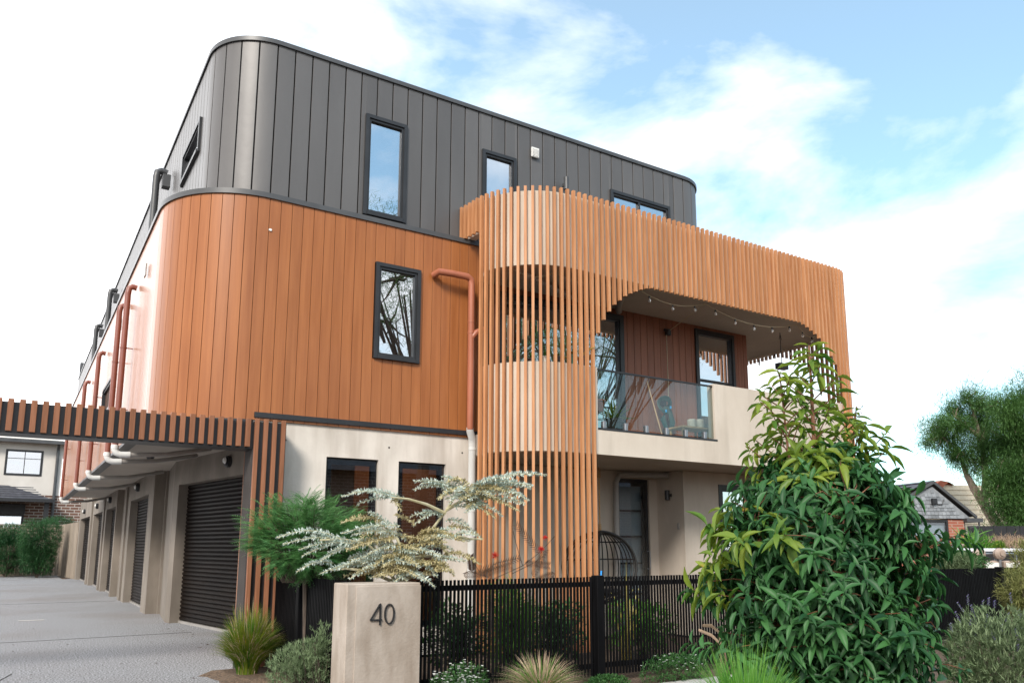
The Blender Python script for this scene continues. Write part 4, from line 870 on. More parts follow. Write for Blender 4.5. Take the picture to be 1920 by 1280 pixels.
# ================================================================ EGG CHAIR
def egg_chair():
    c = Vector((6.58, 8.34, .95)); t = thing('hanging_egg_chair', (c.x, c.y, .35), 'black wicker egg chair hanging by a rope beside the front door', 'hanging chair')
    mb = M(); R_, H_ = .54, .46
    def sp(a, e): return c+Vector((R_*math.cos(e)*math.cos(a), R_*math.cos(e)*math.sin(a)*.8, H_*math.sin(e)))
    a0 = math.radians(-60)                        # opening towards the front right
    for k in range(30):
        a = math.radians(-15+k*250/29); mb.tube([sp(a, math.radians(-85+j*170/14)) for j in range(15)], .0085, 5, cap=False)
    for e in (-50, -20, 12, 45, 68): mb.tube([sp(math.radians(-15+k*250/20), math.radians(e)) for k in range(21)], .010, 5)
    mb.build('basket', 'wicker', t, smooth=True)
    mb = M(); mb.tube([sp(math.radians(-15), math.radians(-85+j*10)) for j in range(18)]+[sp(math.radians(235), math.radians(85-j*10)) for j in range(18)]+[sp(math.radians(-15), math.radians(-85))], .019, 8); mb.build('rim', 'wicker', t, smooth=True)
    mb = M(); mb.lathe([(.02, -.04), (.24, -.02), (.28, .02), (.24, .05), (.02, .06)], (c.x, c.y, c.z-.33), 20); mb.build('seat_cushion', 'potblack', t, smooth=True)
    mb = M(); top = Vector((c.x, c.y, 2.26)); b = Vector((c.x, c.y, c.z+H_)); mb.tube([top, b], .010, 8)
    for z, h, r in ((b.z+.0, .10, .026), (2.12, .12, .026)):
        for k in range(8): mb.tube([(c.x, c.y, z+h*k/8), (c.x, c.y, z+h*k/8+.010)], r*(1-.02*k), 10)
    mb.build('rope', 'rope', t, smooth=True)
egg_chair()
# ================================================================ BALCONY THINGS
def pot(base, r, h, m_, name, label, leaf, n=26, L_=.12, W_=.02, up=.8, grp=None, T_=None):
    t = thing(name, base, label, 'potted plant', grp); mb = M(); mb.lathe([(r*.72, 0), (r*.95, h*.85), (r*1.05, h*.86), (r*1.05, h), (r*.9, h), (r*.85, h*.9)], base, 18); mb.build('pot', m_, t, smooth=True)
    c = np.tile(np.array(base)+np.array([0, 0, h*.9]), (n, 1)); d = rdir(n, up); V, Fq = place_leaves(T_ or NEED, c+d*r*.2, d, np.tile([0, 0, 1.], (n, 1))+.3*rdir(n), L_*RNG.uniform(.6, 1.1, n), W_*RNG.uniform(.8, 1.2, n)); fast_mesh('leaves', V, Fq, leaf, t); return t
G_ = 'small pots on the rounded balcony parapet'
def onb(X, off=.10, z=3.34): (x, y), _ = b0.at(b0.s_of(x=X, lo=1.0, hi=2.5), off); return (x, y, z)
pot(onb(5.08), .045, .07, 'potwhite', 'potted_plant', 'small cream pot with a green sprig on the rounded parapet', 'lf_mid', grp=G_, L_=.10)
pot(onb(4.93), .05, .04, 'potblack', 'potted_plant', 'low black tray pot with trailing leaves on the rounded parapet', 'lf_mid', grp=G_, L_=.09)
pot(onb(5.27), .04, .08, 'potblack', 'potted_plant', 'small black pot of dark leaves left of the teal pot', 'lf_grey', grp=G_, L_=.10)
pot(onb(5.45), .05, .115, 'potgreen', 'potted_plant', 'teal green pot with leafy plant on the rounded parapet', 'lf_mid', grp=G_, L_=.10, W_=.03)
pot(onb(5.60), .04, .10, 'terracotta', 'potted_plant', 'terracotta pot with one big yellow leaf beside the teal pot', 'flax', n=5, grp=G_, L_=.26, W_=.05, T_=LEAF)
pot((6.30, 7.66, 2.56), .10, .24, 'potblack', 'potted_plant', 'black tub with yellow green fern behind the balcony glass', 'lf_young', n=30, L_=.30, W_=.05)
# timber stand with terracotta bowl
t = thing('plant_stand', (6.18, 7.85, 2.56), 'pale timber stand carrying a terracotta bowl behind the balcony glass', 'plant stand')
for dx, dy in ((-.09, -.05), (.09, -.05), (.0, .09)):
    mb = M(); mb.tube([(6.18+dx*1.3, 7.85+dy*1.3, 2.56), (6.18+dx*.5, 7.85+dy*.5, 3.0)], .007, 6); mb.build('leg', 'wood', t)
mb = M(); mb.tube([(6.12, 7.83, 2.80), (6.25, 7.83, 2.80)], .006, 6); mb.build('brace', 'wood', t)
pot((6.18, 7.85, 2.90), .11, .15, 'terracotta', 'potted_plant', 'terracotta bowl with spiky green leaves standing on the timber stand', 'lf_mid', n=40, L_=.20, W_=.02)
# hose
def hose():
    c = Vector((7.72, 8.27, 3.18)); t = thing('garden_hose', (c.x, c.y, 2.6), 'coiled dark green garden hose with blue fittings on the balcony wall', 'hose'); mb = M()
    for k in range(7):
        r = .07+.008*k; mb.tube([(c.x+r*math.cos(a*.4)+.01*math.sin(k), c.y-.01*k/3-.03*math.sin(a*.7), c.z+.02+r*1.1*math.sin(a*.4)) for a in range(17)], .008, 6)
    for k in range(6):
        w_ = .03+.018*k; mb.tube([(c.x-.02+k*.018, c.y-.02, c.z), (c.x+.02-w_, c.y-.03, c.z-.2), (c.x+.04, c.y-.05, c.z-.40-.01*k), (c.x+.05+w_, c.y-.03, c.z-.22), (c.x+.05+.01*k, c.y-.02, c.z)], .007, 6)
    mb.build('hose_coil', mat('green_rubber', (.02, .045, .04), (.03, .06, .05), .5), t, smooth=True)
    for dx, dz in ((-.02, -.09), (.07, -.03)):
        mb = M(); mb.tube([(c.x+dx, c.y-.06, c.z+dz), (c.x+dx, c.y-.06, c.z+dz+.035)], .014, 10); mb.build('hose_fitting', mat('blue_plastic', (.02, .30, .62), None, .4), t)
    mb = M(); mb.box(c.x-.02, c.x+.05, c.y, c.y+.08, c.z+.02, c.z+.10); mb.build('hook', 'black', t)
hose()
t = thing('broom', (7.35, 7.9, 2.56), 'pale timber broom leaning on the balcony wall beside the hose', 'broom')
mb = M(); mb.tube([(7.35, 7.9, 2.62), (7.44, 8.3, 3.52)], .008, 8); mb.build('handle', 'wood', t)
mb = M(); mb.prism([(7.22, 7.87), (7.48, 7.87), (7.48, 7.93), (7.22, 7.93)], 2.57, 2.62); mb.build('brush_head', 'lf_dry', t)
t = thing('outdoor_table', (7.78, 7.85, 2.56), 'small timber side table behind the right balcony glass panel', 'table')
mb = M(); mb.bbox(7.52, 8.05, 7.7, 8.0, 2.80, 2.825, .004); mb.build('tabletop', 'wood', t)
for x, y in ((7.55, 7.73), (8.02, 7.73), (7.55, 7.97), (8.02, 7.97)): mb = M(); mb.box(x-.012, x+.012, y-.012, y+.012, 2.56, 2.80); mb.build('leg', 'wood', t)
mb = M(); mb.lathe([(.055, 0), (.06, .01), (.06, .11), (.05, .115)], (7.80, 7.82, 2.827), 18); tag(mb.build('candle_jar', 'potwhite', None, loc=(7.80, 7.82, 2.827), smooth=True), 'cream candle jar on the small table, nearer its middle', 'candle')
mb = M(); mb.lathe([(.05, 0), (.055, .01), (.055, .12), (.045, .125)], (7.94, 7.80, 2.827), 18); tag(mb.build('candle_jar', 'potwhite', None, loc=(7.94, 7.80, 2.827), smooth=True), 'cream candle jar on the small table, beside the parapet end', 'candle')
# festoon lights
def festoon():
    t = thing('festoon_lights', (8.2, 7.55, 4.5), 'string of clear glass bulbs draped under the balcony ceiling', 'string lights')
    hooks = [(4.85, 7.75), (5.35, 7.55), (5.95, 7.5), (6.6, 7.5), (7.82, 7.5), (9.75, 7.5), (10.5, 7.75), (10.75, 8.6), (10.75, 9.6), (10.7, 11.0)]; mb = M(); bulbs = []
    for (x0, y0), (x1, y1) in zip(hooks, hooks[1:]):
        L_ = math.hypot(x1-x0, y1-y0); sag = .055+.05*L_; pts = [(x0+(x1-x0)*k/12, y0+(y1-y0)*k/12, 4.515-sag*4*(k/12)*(1-k/12)) for k in range(13)]; mb.tube(pts, .0045, 5, cap=False)
        nb = max(0, round(L_/.36)); 
        if x0 > 6: bulbs += [(x0+(x1-x0)*(k+.5)/nb, y0+(y1-y0)*(k+.5)/nb, 4.515-sag*4*((k+.5)/nb)*(1-(k+.5)/nb)) for k in range(nb)]
    mb.tube([(7.82, 7.5, 4.51), (7.86, 7.9, 4.42), (7.9, 8.3, 4.33)], .004, 5, cap=False)
    mb.tube([(7.88, 8.345, 4.3), (7.885, 8.345, 3.6), (7.87, 8.34, 3.0)], .004, 5, cap=False)
    mb.build('cable', mat('pale_cable', (.50, .42, .28), (.55, .48, .33), .5), t)
    for b in bulbs:
        m2 = M(); m2.lathe([(.010, -.005), (.013, -.012), (.013, -.032), (.009, -.034)], b, 8); o = m2.build('lamp_socket', 'black', t)
        m2 = M(); m2.lathe([(.008, -.034), (.017, -.050), (.021, -.064), (.016, -.080), (.004, -.088)], b, 10); m2.build('bulb', 'bulb', o, smooth=True)
festoon()
mb = M(); mb.bbox(9.80, 10.0, 7.9, 8.0, 3.93, 4.02, .006); mb.tube([(9.9, 7.95, 4.02), (9.9, 7.95, 4.515)], .006, 6); mb.tube([(9.87, 7.95, 4.4), (9.9, 7.95, 4.5), (9.93, 7.95, 4.4)], .004, 5)
tag(mb.build('hanging_heater', 'black', None, loc=(9.9, 7.95, 4.515)), 'small black box heater hanging under the right end of the balcony ceiling', 'heater')
def climber():
    base = (10.93, 7.46, 0); t = thing('climbing_vine', base, 'thin vine with small red flowers climbing the right corner slats', 'climber'); mb = M(); pts = [(10.93, 7.46, 0), (10.96, 7.49, 1.2), (10.94, 7.47, 2.2), (10.98, 7.50, 3.2)]
    mb.tube(pts, .008, 5); mb.build('stem', 'bark_dk', t); n = 130; z = 1.6+RNG.random(n)*1.75; c = np.stack([10.97+RNG.normal(size=n)*.05, 7.47+RNG.normal(size=n)*.03, z], 1)
    V, Fq = clump_leaves(LEAF2, c, rdir(n), 3, .045, .02); fast_mesh('foliage', V, Fq, 'lf_grey', t); c = c[z > 2.9]; V, Fq = clump_leaves(LEAF2, c, rdir(len(c)), 2, .03, .02); fast_mesh('flowers', V, Fq, 'red_fl', t)
climber()
# ================================================================ LEFT BACKGROUND
MT['rtile'] = mat('charcoal_roof_tile', (.055, .055, .065), (.10, .10, .115), .6, (3, 3, 3), 4)
MT['cream'] = mat('cream_render', (.58, .54, .49), (.66, .62, .57), .85, (1, 1, .6), 6)
def brickmat(name, c1, c2, mortar, sc_):
    m = bpy.data.materials.new(name); m.use_nodes = True; t = m.node_tree; b = t.nodes['Principled BSDF']; b.inputs['Roughness'].default_value = .85
    co = N(t, 'ShaderNodeTexCoord'); sx = N(t, 'ShaderNodeSeparateXYZ'); t.links.new(co.outputs['Object'], sx.inputs[0]); ad = N(t, 'ShaderNodeMath', operation='ADD'); t.links.new(sx.outputs[0], ad.inputs[0]); t.links.new(sx.outputs[1], ad.inputs[1])
    cb = N(t, 'ShaderNodeCombineXYZ'); t.links.new(ad.outputs[0], cb.inputs[0]); t.links.new(sx.outputs[2], cb.inputs[1]); br = N(t, 'ShaderNodeTexBrick'); t.links.new(cb.outputs[0], br.inputs[0])
    br.inputs['Color1'].default_value = (*c1, 1); br.inputs['Color2'].default_value = (*c2, 1); br.inputs['Mortar'].default_value = (*mortar, 1); br.inputs['Scale'].default_value = sc_; br.inputs['Mortar Size'].default_value = .03; br.inputs['Brick Width'].default_value = .7; br.inputs['Row Height'].default_value = .26; t.links.new(br.outputs[0], b.inputs['Base Color']); MT[name] = m
brickmat('brown_brick', (.11, .055, .04), (.17, .085, .06), (.45, .42, .38), 1.5)
brickmat('red_brick', (.30, .09, .055), (.40, .14, .09), (.36, .25, .20), 2.6)
H1 = thing('neighbour_house', (0, 48, 0), 'two storey cream rendered house with brown brick base at the end of the driveway', 'house')
mb = M(); wall(mb, -8, 1.86, 46, 46.3, 3.72, 6.3, [(-.60, 1.0, 4.66, 5.93)]); mb.box(1.56, 1.86, 46.3, 54, 3.72, 6.3); mb.build('upper_wall', 'cream', H1)
mb = M(); wall(mb, -8, 6.5, 46.0, 46.3, 0, 3.715, [(-2.2, .42, 2.0, 2.75)]); mb.build('brick_wall', 'brown_brick', H1)
mb = M(); mb.add([(-9, 45.5, 6.35), (2.35, 45.5, 6.35), (2.35, 54, 6.35), (-9, 54, 6.35), (-7, 49.5, 7.6), (-1.2, 49.5, 7.6)], [(0,1,5,4),(1,2,5),(2,3,4,5),(3,0,4),(3,2,1,0)]); mb.build('roof', 'cream', H1)
mb = M(); mb.box(-9, 2.3, 45.42, 45.56, 6.25, 6.42); mb.build('gutter', 'charcoal', H1)
mb = M(); mb.tube([(1.62, 45.6, 6.25), (1.62, 45.9, 6.0), (1.62, 45.93, 2)], .07, 10); mb.build('downpipe', 'charcoal', H1)
mb = M(); mb.add([(-8, 44.0, 3.42), (1.55, 44.0, 3.42), (1.55, 45.98, 3.42), (-8, 45.98, 3.42), (-8, 45.98, 4.15), (-.35, 45.98, 4.15), (-8, 44.0, 3.34), (1.55, 44.0, 3.34)], [(0,1,5,4),(1,2,5),(3,2,1,0)])
for k in range(1, 6): mb.box(-8, .9+.65*(1-k/6)-.3, 44.0+k*.33-.02, 44.0+k*.33+.02, 3.43+k*.122, 3.47+k*.122)
mb.build('porch_roof', 'rtile', H1)
mb = M(); mb.box(-8, 1.6, 43.9, 44.0, 3.28, 3.44); mb.box(-8, .45, 45.9, 45.98, 2.76, 3.25); mb.box(1.2, 1.4, 44.2, 44.4, 2, 3.3); mb.build('porch_frame', 'black', H1)
window(H1, (-.60, 46, 1, 0), 0, 1.6, 4.66, 5.93, fw=.07, proud=.02, deep=.05, bars_z=(5.5,), bars_a=(.82,), glass='glass_hi', back='blind')
window(H1, (-2.2, 46, 1, 0), 0, 2.62, 2.0, 2.75, fw=.07, proud=.02, deep=.05, glass='glass_hi')
mb = M(); mb.bbox(-.9, .35, 47.6, 48.6, 7.3, 8.0, .04)
for k in range(6): mb.box(-.86, .31, 47.56, 47.6, 7.38+k*.09, 7.42+k*.09)
tag(mb.build('air_conditioner', 'steel', None, loc=(-.3, 48, 7.3)), 'grey ribbed roof unit on top of the house beyond the driveway', 'air conditioner')
Pf = thing('paling_fence', (0, 39.2, 0), 'weathered grey timber paling fence across the end of the driveway', 'fence'); mb = M()
for k in range(70): x = 1.85-k*.14; mb.box(x-.062, x+.062, 39.2, 39.23, 0, 2.06+random.uniform(-.01, .01))
mb.build('palings', 'palings', Pf); mb = M(); mb.box(-8, 1.9, 39.16, 39.2, 1.86, 1.94); mb.box(-8, 1.9, 39.15, 39.3, 2.07, 2.12); mb.build('rail', 'palings', Pf)
Pf = thing('paling_fence', (1.95, 37, 0), 'timber paling fence running beside the driveway behind the last garage', 'fence'); mb = M(); Lf_ = math.hypot(.32, 4.7); M_ = M((1.82, 39.1, .32/Lf_, -4.7/Lf_))
for k in range(34): M_.add([(k*.139, 0, 0), (k*.139+.12, 0, 0), (k*.139+.12, .03, 0), (k*.139, .03, 0), (k*.139, 0, 2.12), (k*.139+.12, 0, 2.12), (k*.139+.12, .03, 2.12), (k*.139, .03, 2.12)], [(0,3,2,1),(4,5,6,7),(0,1,5,4),(1,2,6,5),(2,3,7,6),(3,0,4,7)])
M_.build('palings', 'palings', Pf)
Gh = 'evergreen bushes at the end of the driveway'
for px, d, rx, rz, lab, sd_ in ((15, 32.2, 1.0, 1.15, 'dark green rounded bush by the back fence, cut by the left picture edge', 41), (74, 31.6, .78, 1.18, 'dark green rounded bush by the back fence, nearer the garages', 42)):
    bush(atg(px, d), atg(px, d, rz*.95), (rx, rx*.8, rz), 'evergreen_bush', lab, 'bush', 'lf_hedge', 4200, 5, .11, .05, CARD, group=Gh, seed=sd_, shell=.45, zcut=-.85, lump=.17, ntw=14, twr=.03)
bush(atg(112, 35), atg(108, 35, 2.2), (.75, .4, .28), 'fence_top_shrub', 'shrub poking above the back fence behind the bushes', 'bush', 'lf_hedge', 500, 5, .10, .05, CARD, seed=43, ntw=6, twr=.02)
mb = M(); mb.box(.22, .58, 15.5, 15.64, .0012, .006); tag(mb.build('drain_grate', 'pvc_grey', None, loc=(.4, 15.6, 0)), 'small pale metal drain cover set in the driveway', 'drain cover')
# ================================================================ RIGHT BACKGROUND
def brick_house():
    o = at(1745, 905, 24); dxy = Vector((.93, -.37, 0)).normalized(); o.z = 0
    # gable end faces the street; a runs along the gable, b towards the viewer
    tf = (o.x, o.y, dxy.x, dxy.y); H = thing('brick_cottage', (o.x, o.y, 0), 'red brick cottage with grey shingled gable beyond the garden fence', 'house')
    mb = M(tf); wall(mb, .48, 1.02, -.25, 0, 0, 2.06); mb.build('brick_pier', 'red_brick', H)
    mb = M(tf); wall(mb, -2.2, .48, -.25, -.02, 0, 1.25); mb.box(1.0, 1.02, -5, -.25, 0, 2.06); mb.box(-2.2, -1.2, -.25, -.02, 1.25, 2.06); mb.build('brick_wall', 'red_brick', H)
    window(H, tf, -1.2, .47, 1.25, 2.05, fw=.06, proud=.0, deep=.08, bars_a=(1.05-0.0,), glass='glass', back='blind')
    mb = M(tf); ap = 3.12
    mb.add([(-2.3, -.1, 2.08), (1.25, -.1, 2.08), (0, -.1, ap-.08), (-2.3, .04, 2.08), (1.25, .04, 2.08), (0, .04, ap-.08)], [(0,1,2),(5,4,3),(0,3,4,1),(1,4,5,2),(2,5,3,0)])
    rows = 9
    for r in range(rows):
        z = 2.09+r*.108; xr = 1.25*(ap-.1-z-.1)/(ap-2.08)+.02; xl = -xr*1.3
        x = xl+.02+(r % 2)*.06
        while x < xr-.1:
            wd = random.choice((.11, .13, .15)); mb.add([(x, .045, z+.11), (x+wd-.008, .045, z+.11), (x+wd-.008, .065, z-random.uniform(0, .012)), (x, .065, z-random.uniform(0, .012))], [(0,1,2,3)]); x += wd
    mb.build('gable_shingles', mat('grey_shingle', (.17, .185, .20), (.28, .30, .32), .8, (2, 2, 2), 4, island=.18), H)
    mb = M(tf)
    for s_, xe in ((1, 1.38), (-1, -2.0)):
        mb.add([(0, .06, ap), (xe, .06, 2.08), (xe, .14, 2.08), (0, .14, ap), (0, .06, ap+.10), (xe, .06, 2.17), (xe, .14, 2.17), (0, .14, ap+.10)], [(0,1,2,3),(4,7,6,5),(3,2,6,7),(0,4,5,1),(1,5,6,2),(0,3,7,4)])
    mb.box(1.0, 1.55, -5, .16, 1.98, 2.10); mb.tube([(1.45, .1, 2.0), (1.45, .1, 1.86), (1.15, .04, 1.80)], .03, 8); mb.build('barge_board', 'charcoal', H)
    mb = M(tf); mb.add([(0, .1, ap+.1), (1.42, .1, 2.15), (1.42, -7, 2.15), (0, -7, ap+.1), (-3.2, .1, 2.0), (-3.2, -7, 2.0)], [(0,1,2,3),(0,3,5,4)])
    for k in range(1, 9): u = k/9; mb.add([(0-3.2*u, .09, ap+.11-1.1*u), (0-3.2*u, -7, ap+.11-1.1*u), (0-3.2*u-.04, -7, ap+.14-1.1*u), (0-3.2*u-.04, .09, ap+.14-1.1*u)], [(0,1,2,3)])
    mb.build('roof', 'rtile', H)
    mb = M(tf); mb.bbox(-.10, .06, .07, .16, 2.52, 2.68, .01); mb.tube([(.06, .08, 2.6), (.12, .08, 2.5), (.28, .08, 2.5), (.34, .08, 2.66)], .012, 6); mb.build('gable_lamp', 'black', H)
    return tf
tfh = brick_house()
def cream_house():
    o = at(1760, 900, 33); o.z = 0; tf = (o.x, o.y, .92, -.39); H = thing('weatherboard_house', (o.x, o.y, 0), 'cream weatherboard house with a terracotta roof behind the brick cottage', 'house'); mb = M(tf)
    z = 0; k = 0
    while z < 3.7: x0 = -1.2+1.9*max(0, z-3.0); mb.add([(x0, 0, z), (5, 0, z), (5, .03, z), (x0, .03, z), (x0, -.1, z+.2), (5, -.1, z+.2), (5, .0, z+.2), (x0, .0, z+.2)], [(0,3,2,1),(4,5,6,7),(0,1,5,4),(1,2,6,5),(2,3,7,6),(3,0,4,7)]); z += .2
    mb.build('weatherboard_wall', mat('cream_board', (.66, .57, .42), (.74, .65, .50), .7), H)
    mb = M(tf); mb.add([(-1.6, .15, 2.9), (-1.0, .15, 2.9), (.35, .15, 3.92), (0, .15, 3.98), (-1.6, -6, 2.9), (.1, -6, 4.0), (1.5, -6, 3.6), (.6, .15, 3.80)], [(0,1,2,3),(0,3,5,4),(3,2,7,6,5)]); mb.build('roof', mat('terracotta_roof', (.34, .09, .05), (.48, .15, .08), .8, (6, 6, 6), 5), H)
cream_house()
def place_fence_r():
    o = at(1812, 960, 26); o.z = 0; tf = (o.x, o.y, .85, -.53); t = thing('dark_side_wall', (o.x, o.y, 0), 'dark paling wall between the brick cottage and the leaning tree', 'fence'); mb = M(tf)
    for k in range(40): mb.box(k*.14, k*.14+.13, -.03, random.choice((0, .012)), 0, 1.92)
    mb.build('boards', 'black', t)
place_fence_r()
def ladder():
    p = at(1802, 1018, 17.5); t = thing('step_ladder', (p.x, p.y, 0), 'old timber step ladder leaning by the brick cottage corner', 'ladder'); r = Vector((Rv.x, Rv.y, 0)).normalized(); base = Vector((p.x, p.y, 0))
    for s_ in (-1, 1): mb = M(); mb.tube([base+r*s_*.20, base+r*s_*.09+Fh*.15+Vector((0, 0, 1.26))], .022, 6); mb.build('rail', 'palings', t)
    for k in range(5): mb = M(); z = .2+k*.25; mb.tube([base+r*-.19*(1-z*.4)+Fh*z*.12+Vector((0, 0, z)), base+r*.19*(1-z*.4)+Fh*z*.12+Vector((0, 0, z))], .018, 6); mb.build('step', 'palings', t)
    mb = M(); q = base+Fh*.15+Vector((0, 0, 1.27)); mb.tube([q-r*.14, q+r*.14], .03, 6); mb.build('top_cap', 'palings', t)
ladder()
# sloping timber barrier in front of the cottage
a, b = at(1738, 1010, 13), at(1822, 1048, 12); mb = M(); d = (b-a); n_ = Vector((-d.y, d.x, 0)).normalized()*.03
for i in range(16):
    p, q = a.lerp(b, i/16), a.lerp(b, (i+.94)/16); mb.add([(p.x, p.y, 0), (q.x, q.y, 0), (q.x+n_.x, q.y+n_.y, 0), (p.x+n_.x, p.y+n_.y, 0), (p.x, p.y, p.z), (q.x, q.y, q.z), (q.x+n_.x, q.y+n_.y, q.z), (p.x+n_.x, p.y+n_.y, p.z)], [(0,3,2,1),(4,5,6,7),(0,1,5,4),(1,2,6,5),(2,3,7,6),(3,0,4,7)])
tag(mb.build('raked_paling_fence', 'palings', None, loc=(a.x, a.y, 0)), 'grey paling fence with a sloping top in front of the brick cottage', 'fence')
# gas meters
def meter(px, d, lab):
    p = atg(px, d); t = thing('gas_meter', p, lab, 'gas meter', 'gas meters behind the fence'); r = Vector((Rv.x, Rv.y, 0)).normalized(); m_ = 'meter'
    mb = M((p.x, p.y, r.x, r.y)); mb.bbox(-.10, .16, -.08, .08, .70, 1.02, .02); mb.build('meter_body', m_, t); mb = M((p.x, p.y, r.x, r.y)); mb.bbox(-.09, .11, .08, .095, .90, .99, .004); mb.build('dial_window', 'white', t)
    mb = M(); c = Vector((p.x, p.y, 1.12))-r*.12; mb.tube([c-Fh*.06, c-Fh*.03, c+Fh*.03, c+Fh*.06], [.05, .085, .085, .05], 16); mb.tube([c-Fh*.08, c-Fh*.05], .03, 10); mb.build('regulator', m_, t, smooth=True)
    mb = M(); mb.tube([c, c+Vector((0, 0, -.5)), c+Vector((0, 0, -1.12))], .02, 8); mb.tube([c, c+r*.2, c+r*.24+Vector((0, 0, -.02)), c+r*.24+Vector((0, 0, -.1))], .018, 8); mb.build('pipework', 'steel', t, smooth=True)
MT['meter'] = mat('beige_meter_paint', (.33, .25, .20), (.40, .31, .26), .55)
meter(1850, 12.2, 'beige gas meter with round regulator behind the fence, nearer the ladder'); meter(1888, 12.1, 'beige gas meter with round regulator behind the fence, nearer the picture edge')
def ute():
    p = atg(1905, 15.5); tf = (p.x, p.y, .80, -.60); t = thing('parked_ute', p, 'dark parked utility vehicle with a white tray cover behind the gas meters', 'utility vehicle'); mb = M(tf)
    prof = [(-1.0, .36), (3.3, .36), (3.3, .88), (2.6, 1.0), (2.2, 1.42), (1.1, 1.45), (.95, 1.14), (-1.0, 1.14)]
    n = len(prof); mb.add([(x, 0, z) for x, z in prof]+[(x, -1.3, z) for x, z in prof], [tuple(range(n)), tuple(range(2*n-1, n-1, -1))]+[(k, k+n, (k+1) % n+n, (k+1) % n) for k in range(n)]); mb.build('body', 'rail', t)
    mb = M(tf); mb.bbox(-.98, .9, -1.28, -.02, 1.145, 1.20, .02); mb.build('tray_cover', mat('white_vinyl', (.72, .74, .78), None, .3), t)
    mb = M(tf); mb.add([(1.15, .006, 1.16), (2.3, .006, 1.16), (2.1, .006, 1.38), (1.22, .006, 1.40)], [(0,1,2,3)]); mb.build('side_window', 'glass_hi', t)
    for x in (-.3, 2.5):
        mb = M(tf); mb.add([], []); c = mb.P(x, .02, .3); c2 = mb.P(x, -.2, .3); mb.tf = None; mb.tube([c, c2], .3, 20); w_ = mb.build('wheel', 'potblack', t); mb = M(); v = Vector(c)-Vector(c2); mb.tube([Vector(c), Vector(c)+v*.05], .17, 14); mb.build('rim', 'steel', w_)
    mb = M(tf); mb.bbox(-1.02, -.99, -.2, -.05, .7, .85, .003); mb.build('tail_light', 'red_fl', t)
ute()
def big_tree(name, base, blobs, limbs, label, cat, mat_, dens, L_, W_, bark='bark', seed=1, group=None, per=7):
    t = thing(name, base, label, cat, group); mb = M()
    for pts, r0, r1 in limbs: k = len(pts); mb.tube(pts, [r0+(r1-r0)*i/(k-1) for i in range(k)], 9)
    parts = []
    for i, (c, r) in enumerate(blobs):
        n = int(dens*r[0]*r[2]); P_, d = blob_points(n, c, r, .55, -1, .42, seed*50+i); parts.append(clump_leaves(CARD, P_, d*.5+np.array([0, 0, .15]), per, L_, W_, 1.0, jit=L_*.8))
        near = min((p for pts, _, _ in limbs for p in pts[1:]), key=lambda q: (Vector(q)-Vector(c)).length)
        for j in range(0, len(P_), max(1, len(P_)//7)): twigs(mb, near, [Vector(P_[j])], .03*r[0]+.01, .006, 4, .08)
    mb.build('trunk', bark, t, smooth=True); V, Fq = merge(parts); fast_mesh('crown', V, Fq, mat_, t); return t
D_ = 29.0; A_ = lambda x, y, dd=0: at(x, y, D_+dd)
S_ = D_/F_PX
blobs = []
for x, y, rx, rz in [(1755, 812, 30, 26), (1790, 770, 26, 30), (1815, 745, 20, 22), (1785, 830, 34, 28), (1830, 790, 34, 30), (1812, 860, 34, 24), (1860, 765, 30, 28), (1838, 830, 30, 30), (1800, 800, 30, 24), (1740, 828, 18, 16), (1770, 795, 26, 24), (1850, 800, 34, 34), (1860, 850, 30, 30), (1795, 855, 24, 20), (1835, 875, 26, 22), (1835, 755, 24, 22)]:
    blobs.append((tuple(A_(x, y, random.uniform(-.6, .6))), (rx*S_, rx*S_*.9, rz*S_)))
tb = A_(1862, 1000); tb.z = 0
big_tree('paperbark_tree', tb, blobs, [([tb, A_(1870, 985), A_(1848, 950), A_(1826, 915), A_(1812, 890)], .24, .10), ([A_(1845, 950), A_(1848, 900), A_(1846, 865), A_(1840, 820)], .15, .06), ([A_(1846, 870), A_(1862, 850), A_(1872, 838)], .13, .06), ([A_(1840, 820), A_(1812, 800), A_(1790, 780)], .09, .04), ([A_(1840, 830), A_(1825, 770), A_(1815, 745)], .08, .03), ([A_(1812, 890), A_(1800, 850), A_(1770, 820)], .09, .03)],
         'leaning paperbark tree with pale trunk and open crown beyond the cottage', 'tree', 'lf_tree', 1050, .16, .07, seed=51, per=7)
blobs = []
for x, y, rx, rz in [(1895, 770, 34, 34), (1930, 750, 36, 34), (1890, 830, 36, 40), (1935, 830, 44, 46), (1885, 890, 36, 34), (1925, 900, 46, 44), (1880, 940, 34, 26), (1930, 960, 40, 30), (1965, 800, 40, 50), (1968, 900, 40, 50), (1905, 800, 34, 34), (1910, 860, 36, 36), (1895, 920, 34, 34), (1900, 975, 34, 26), (1870, 900, 26, 24), (1940, 1000, 40, 30)]:
    blobs.append((tuple(at(x, y, 27+random.uniform(-.6, .6))), (rx*S_, rx*S_*.9, rz*S_)))
tb = at(1945, 1000, 27.5); tb.z = 0
big_tree('dense_tree', tb, blobs, [([tb, at(1945, 950, 27.5), at(1935, 880, 27.5), at(1925, 800, 27.5)], .35, .12), ([at(1935, 900, 27.5), at(1900, 850, 27.5), at(1895, 790, 27.5)], .14, .05)],
         'dense dark green tree at the right picture edge behind the gas meters', 'tree', 'lf_tree', 1500, .15, .07, seed=52, per=8)
bush(atg(1885, 24), atg(1890, 24, 1.05), (1.0, .7, .55), 'twiggy_shrub', 'dry twiggy shrub tangle under the leaning tree', 'shrub', 'lf_dry', 500, 5, .16, .012, NEED, seed=53, stem='bark', ntw=70, twr=.02)
bush(atg(1829, 18), atg(1826, 18, 1.02), (.22, .22, .30), 'fan_palm', 'small green fan palm beside the brick cottage corner', 'palm', 'lf_fine', 60, 8, .36, .03, NEED, seed=54, ntw=6)
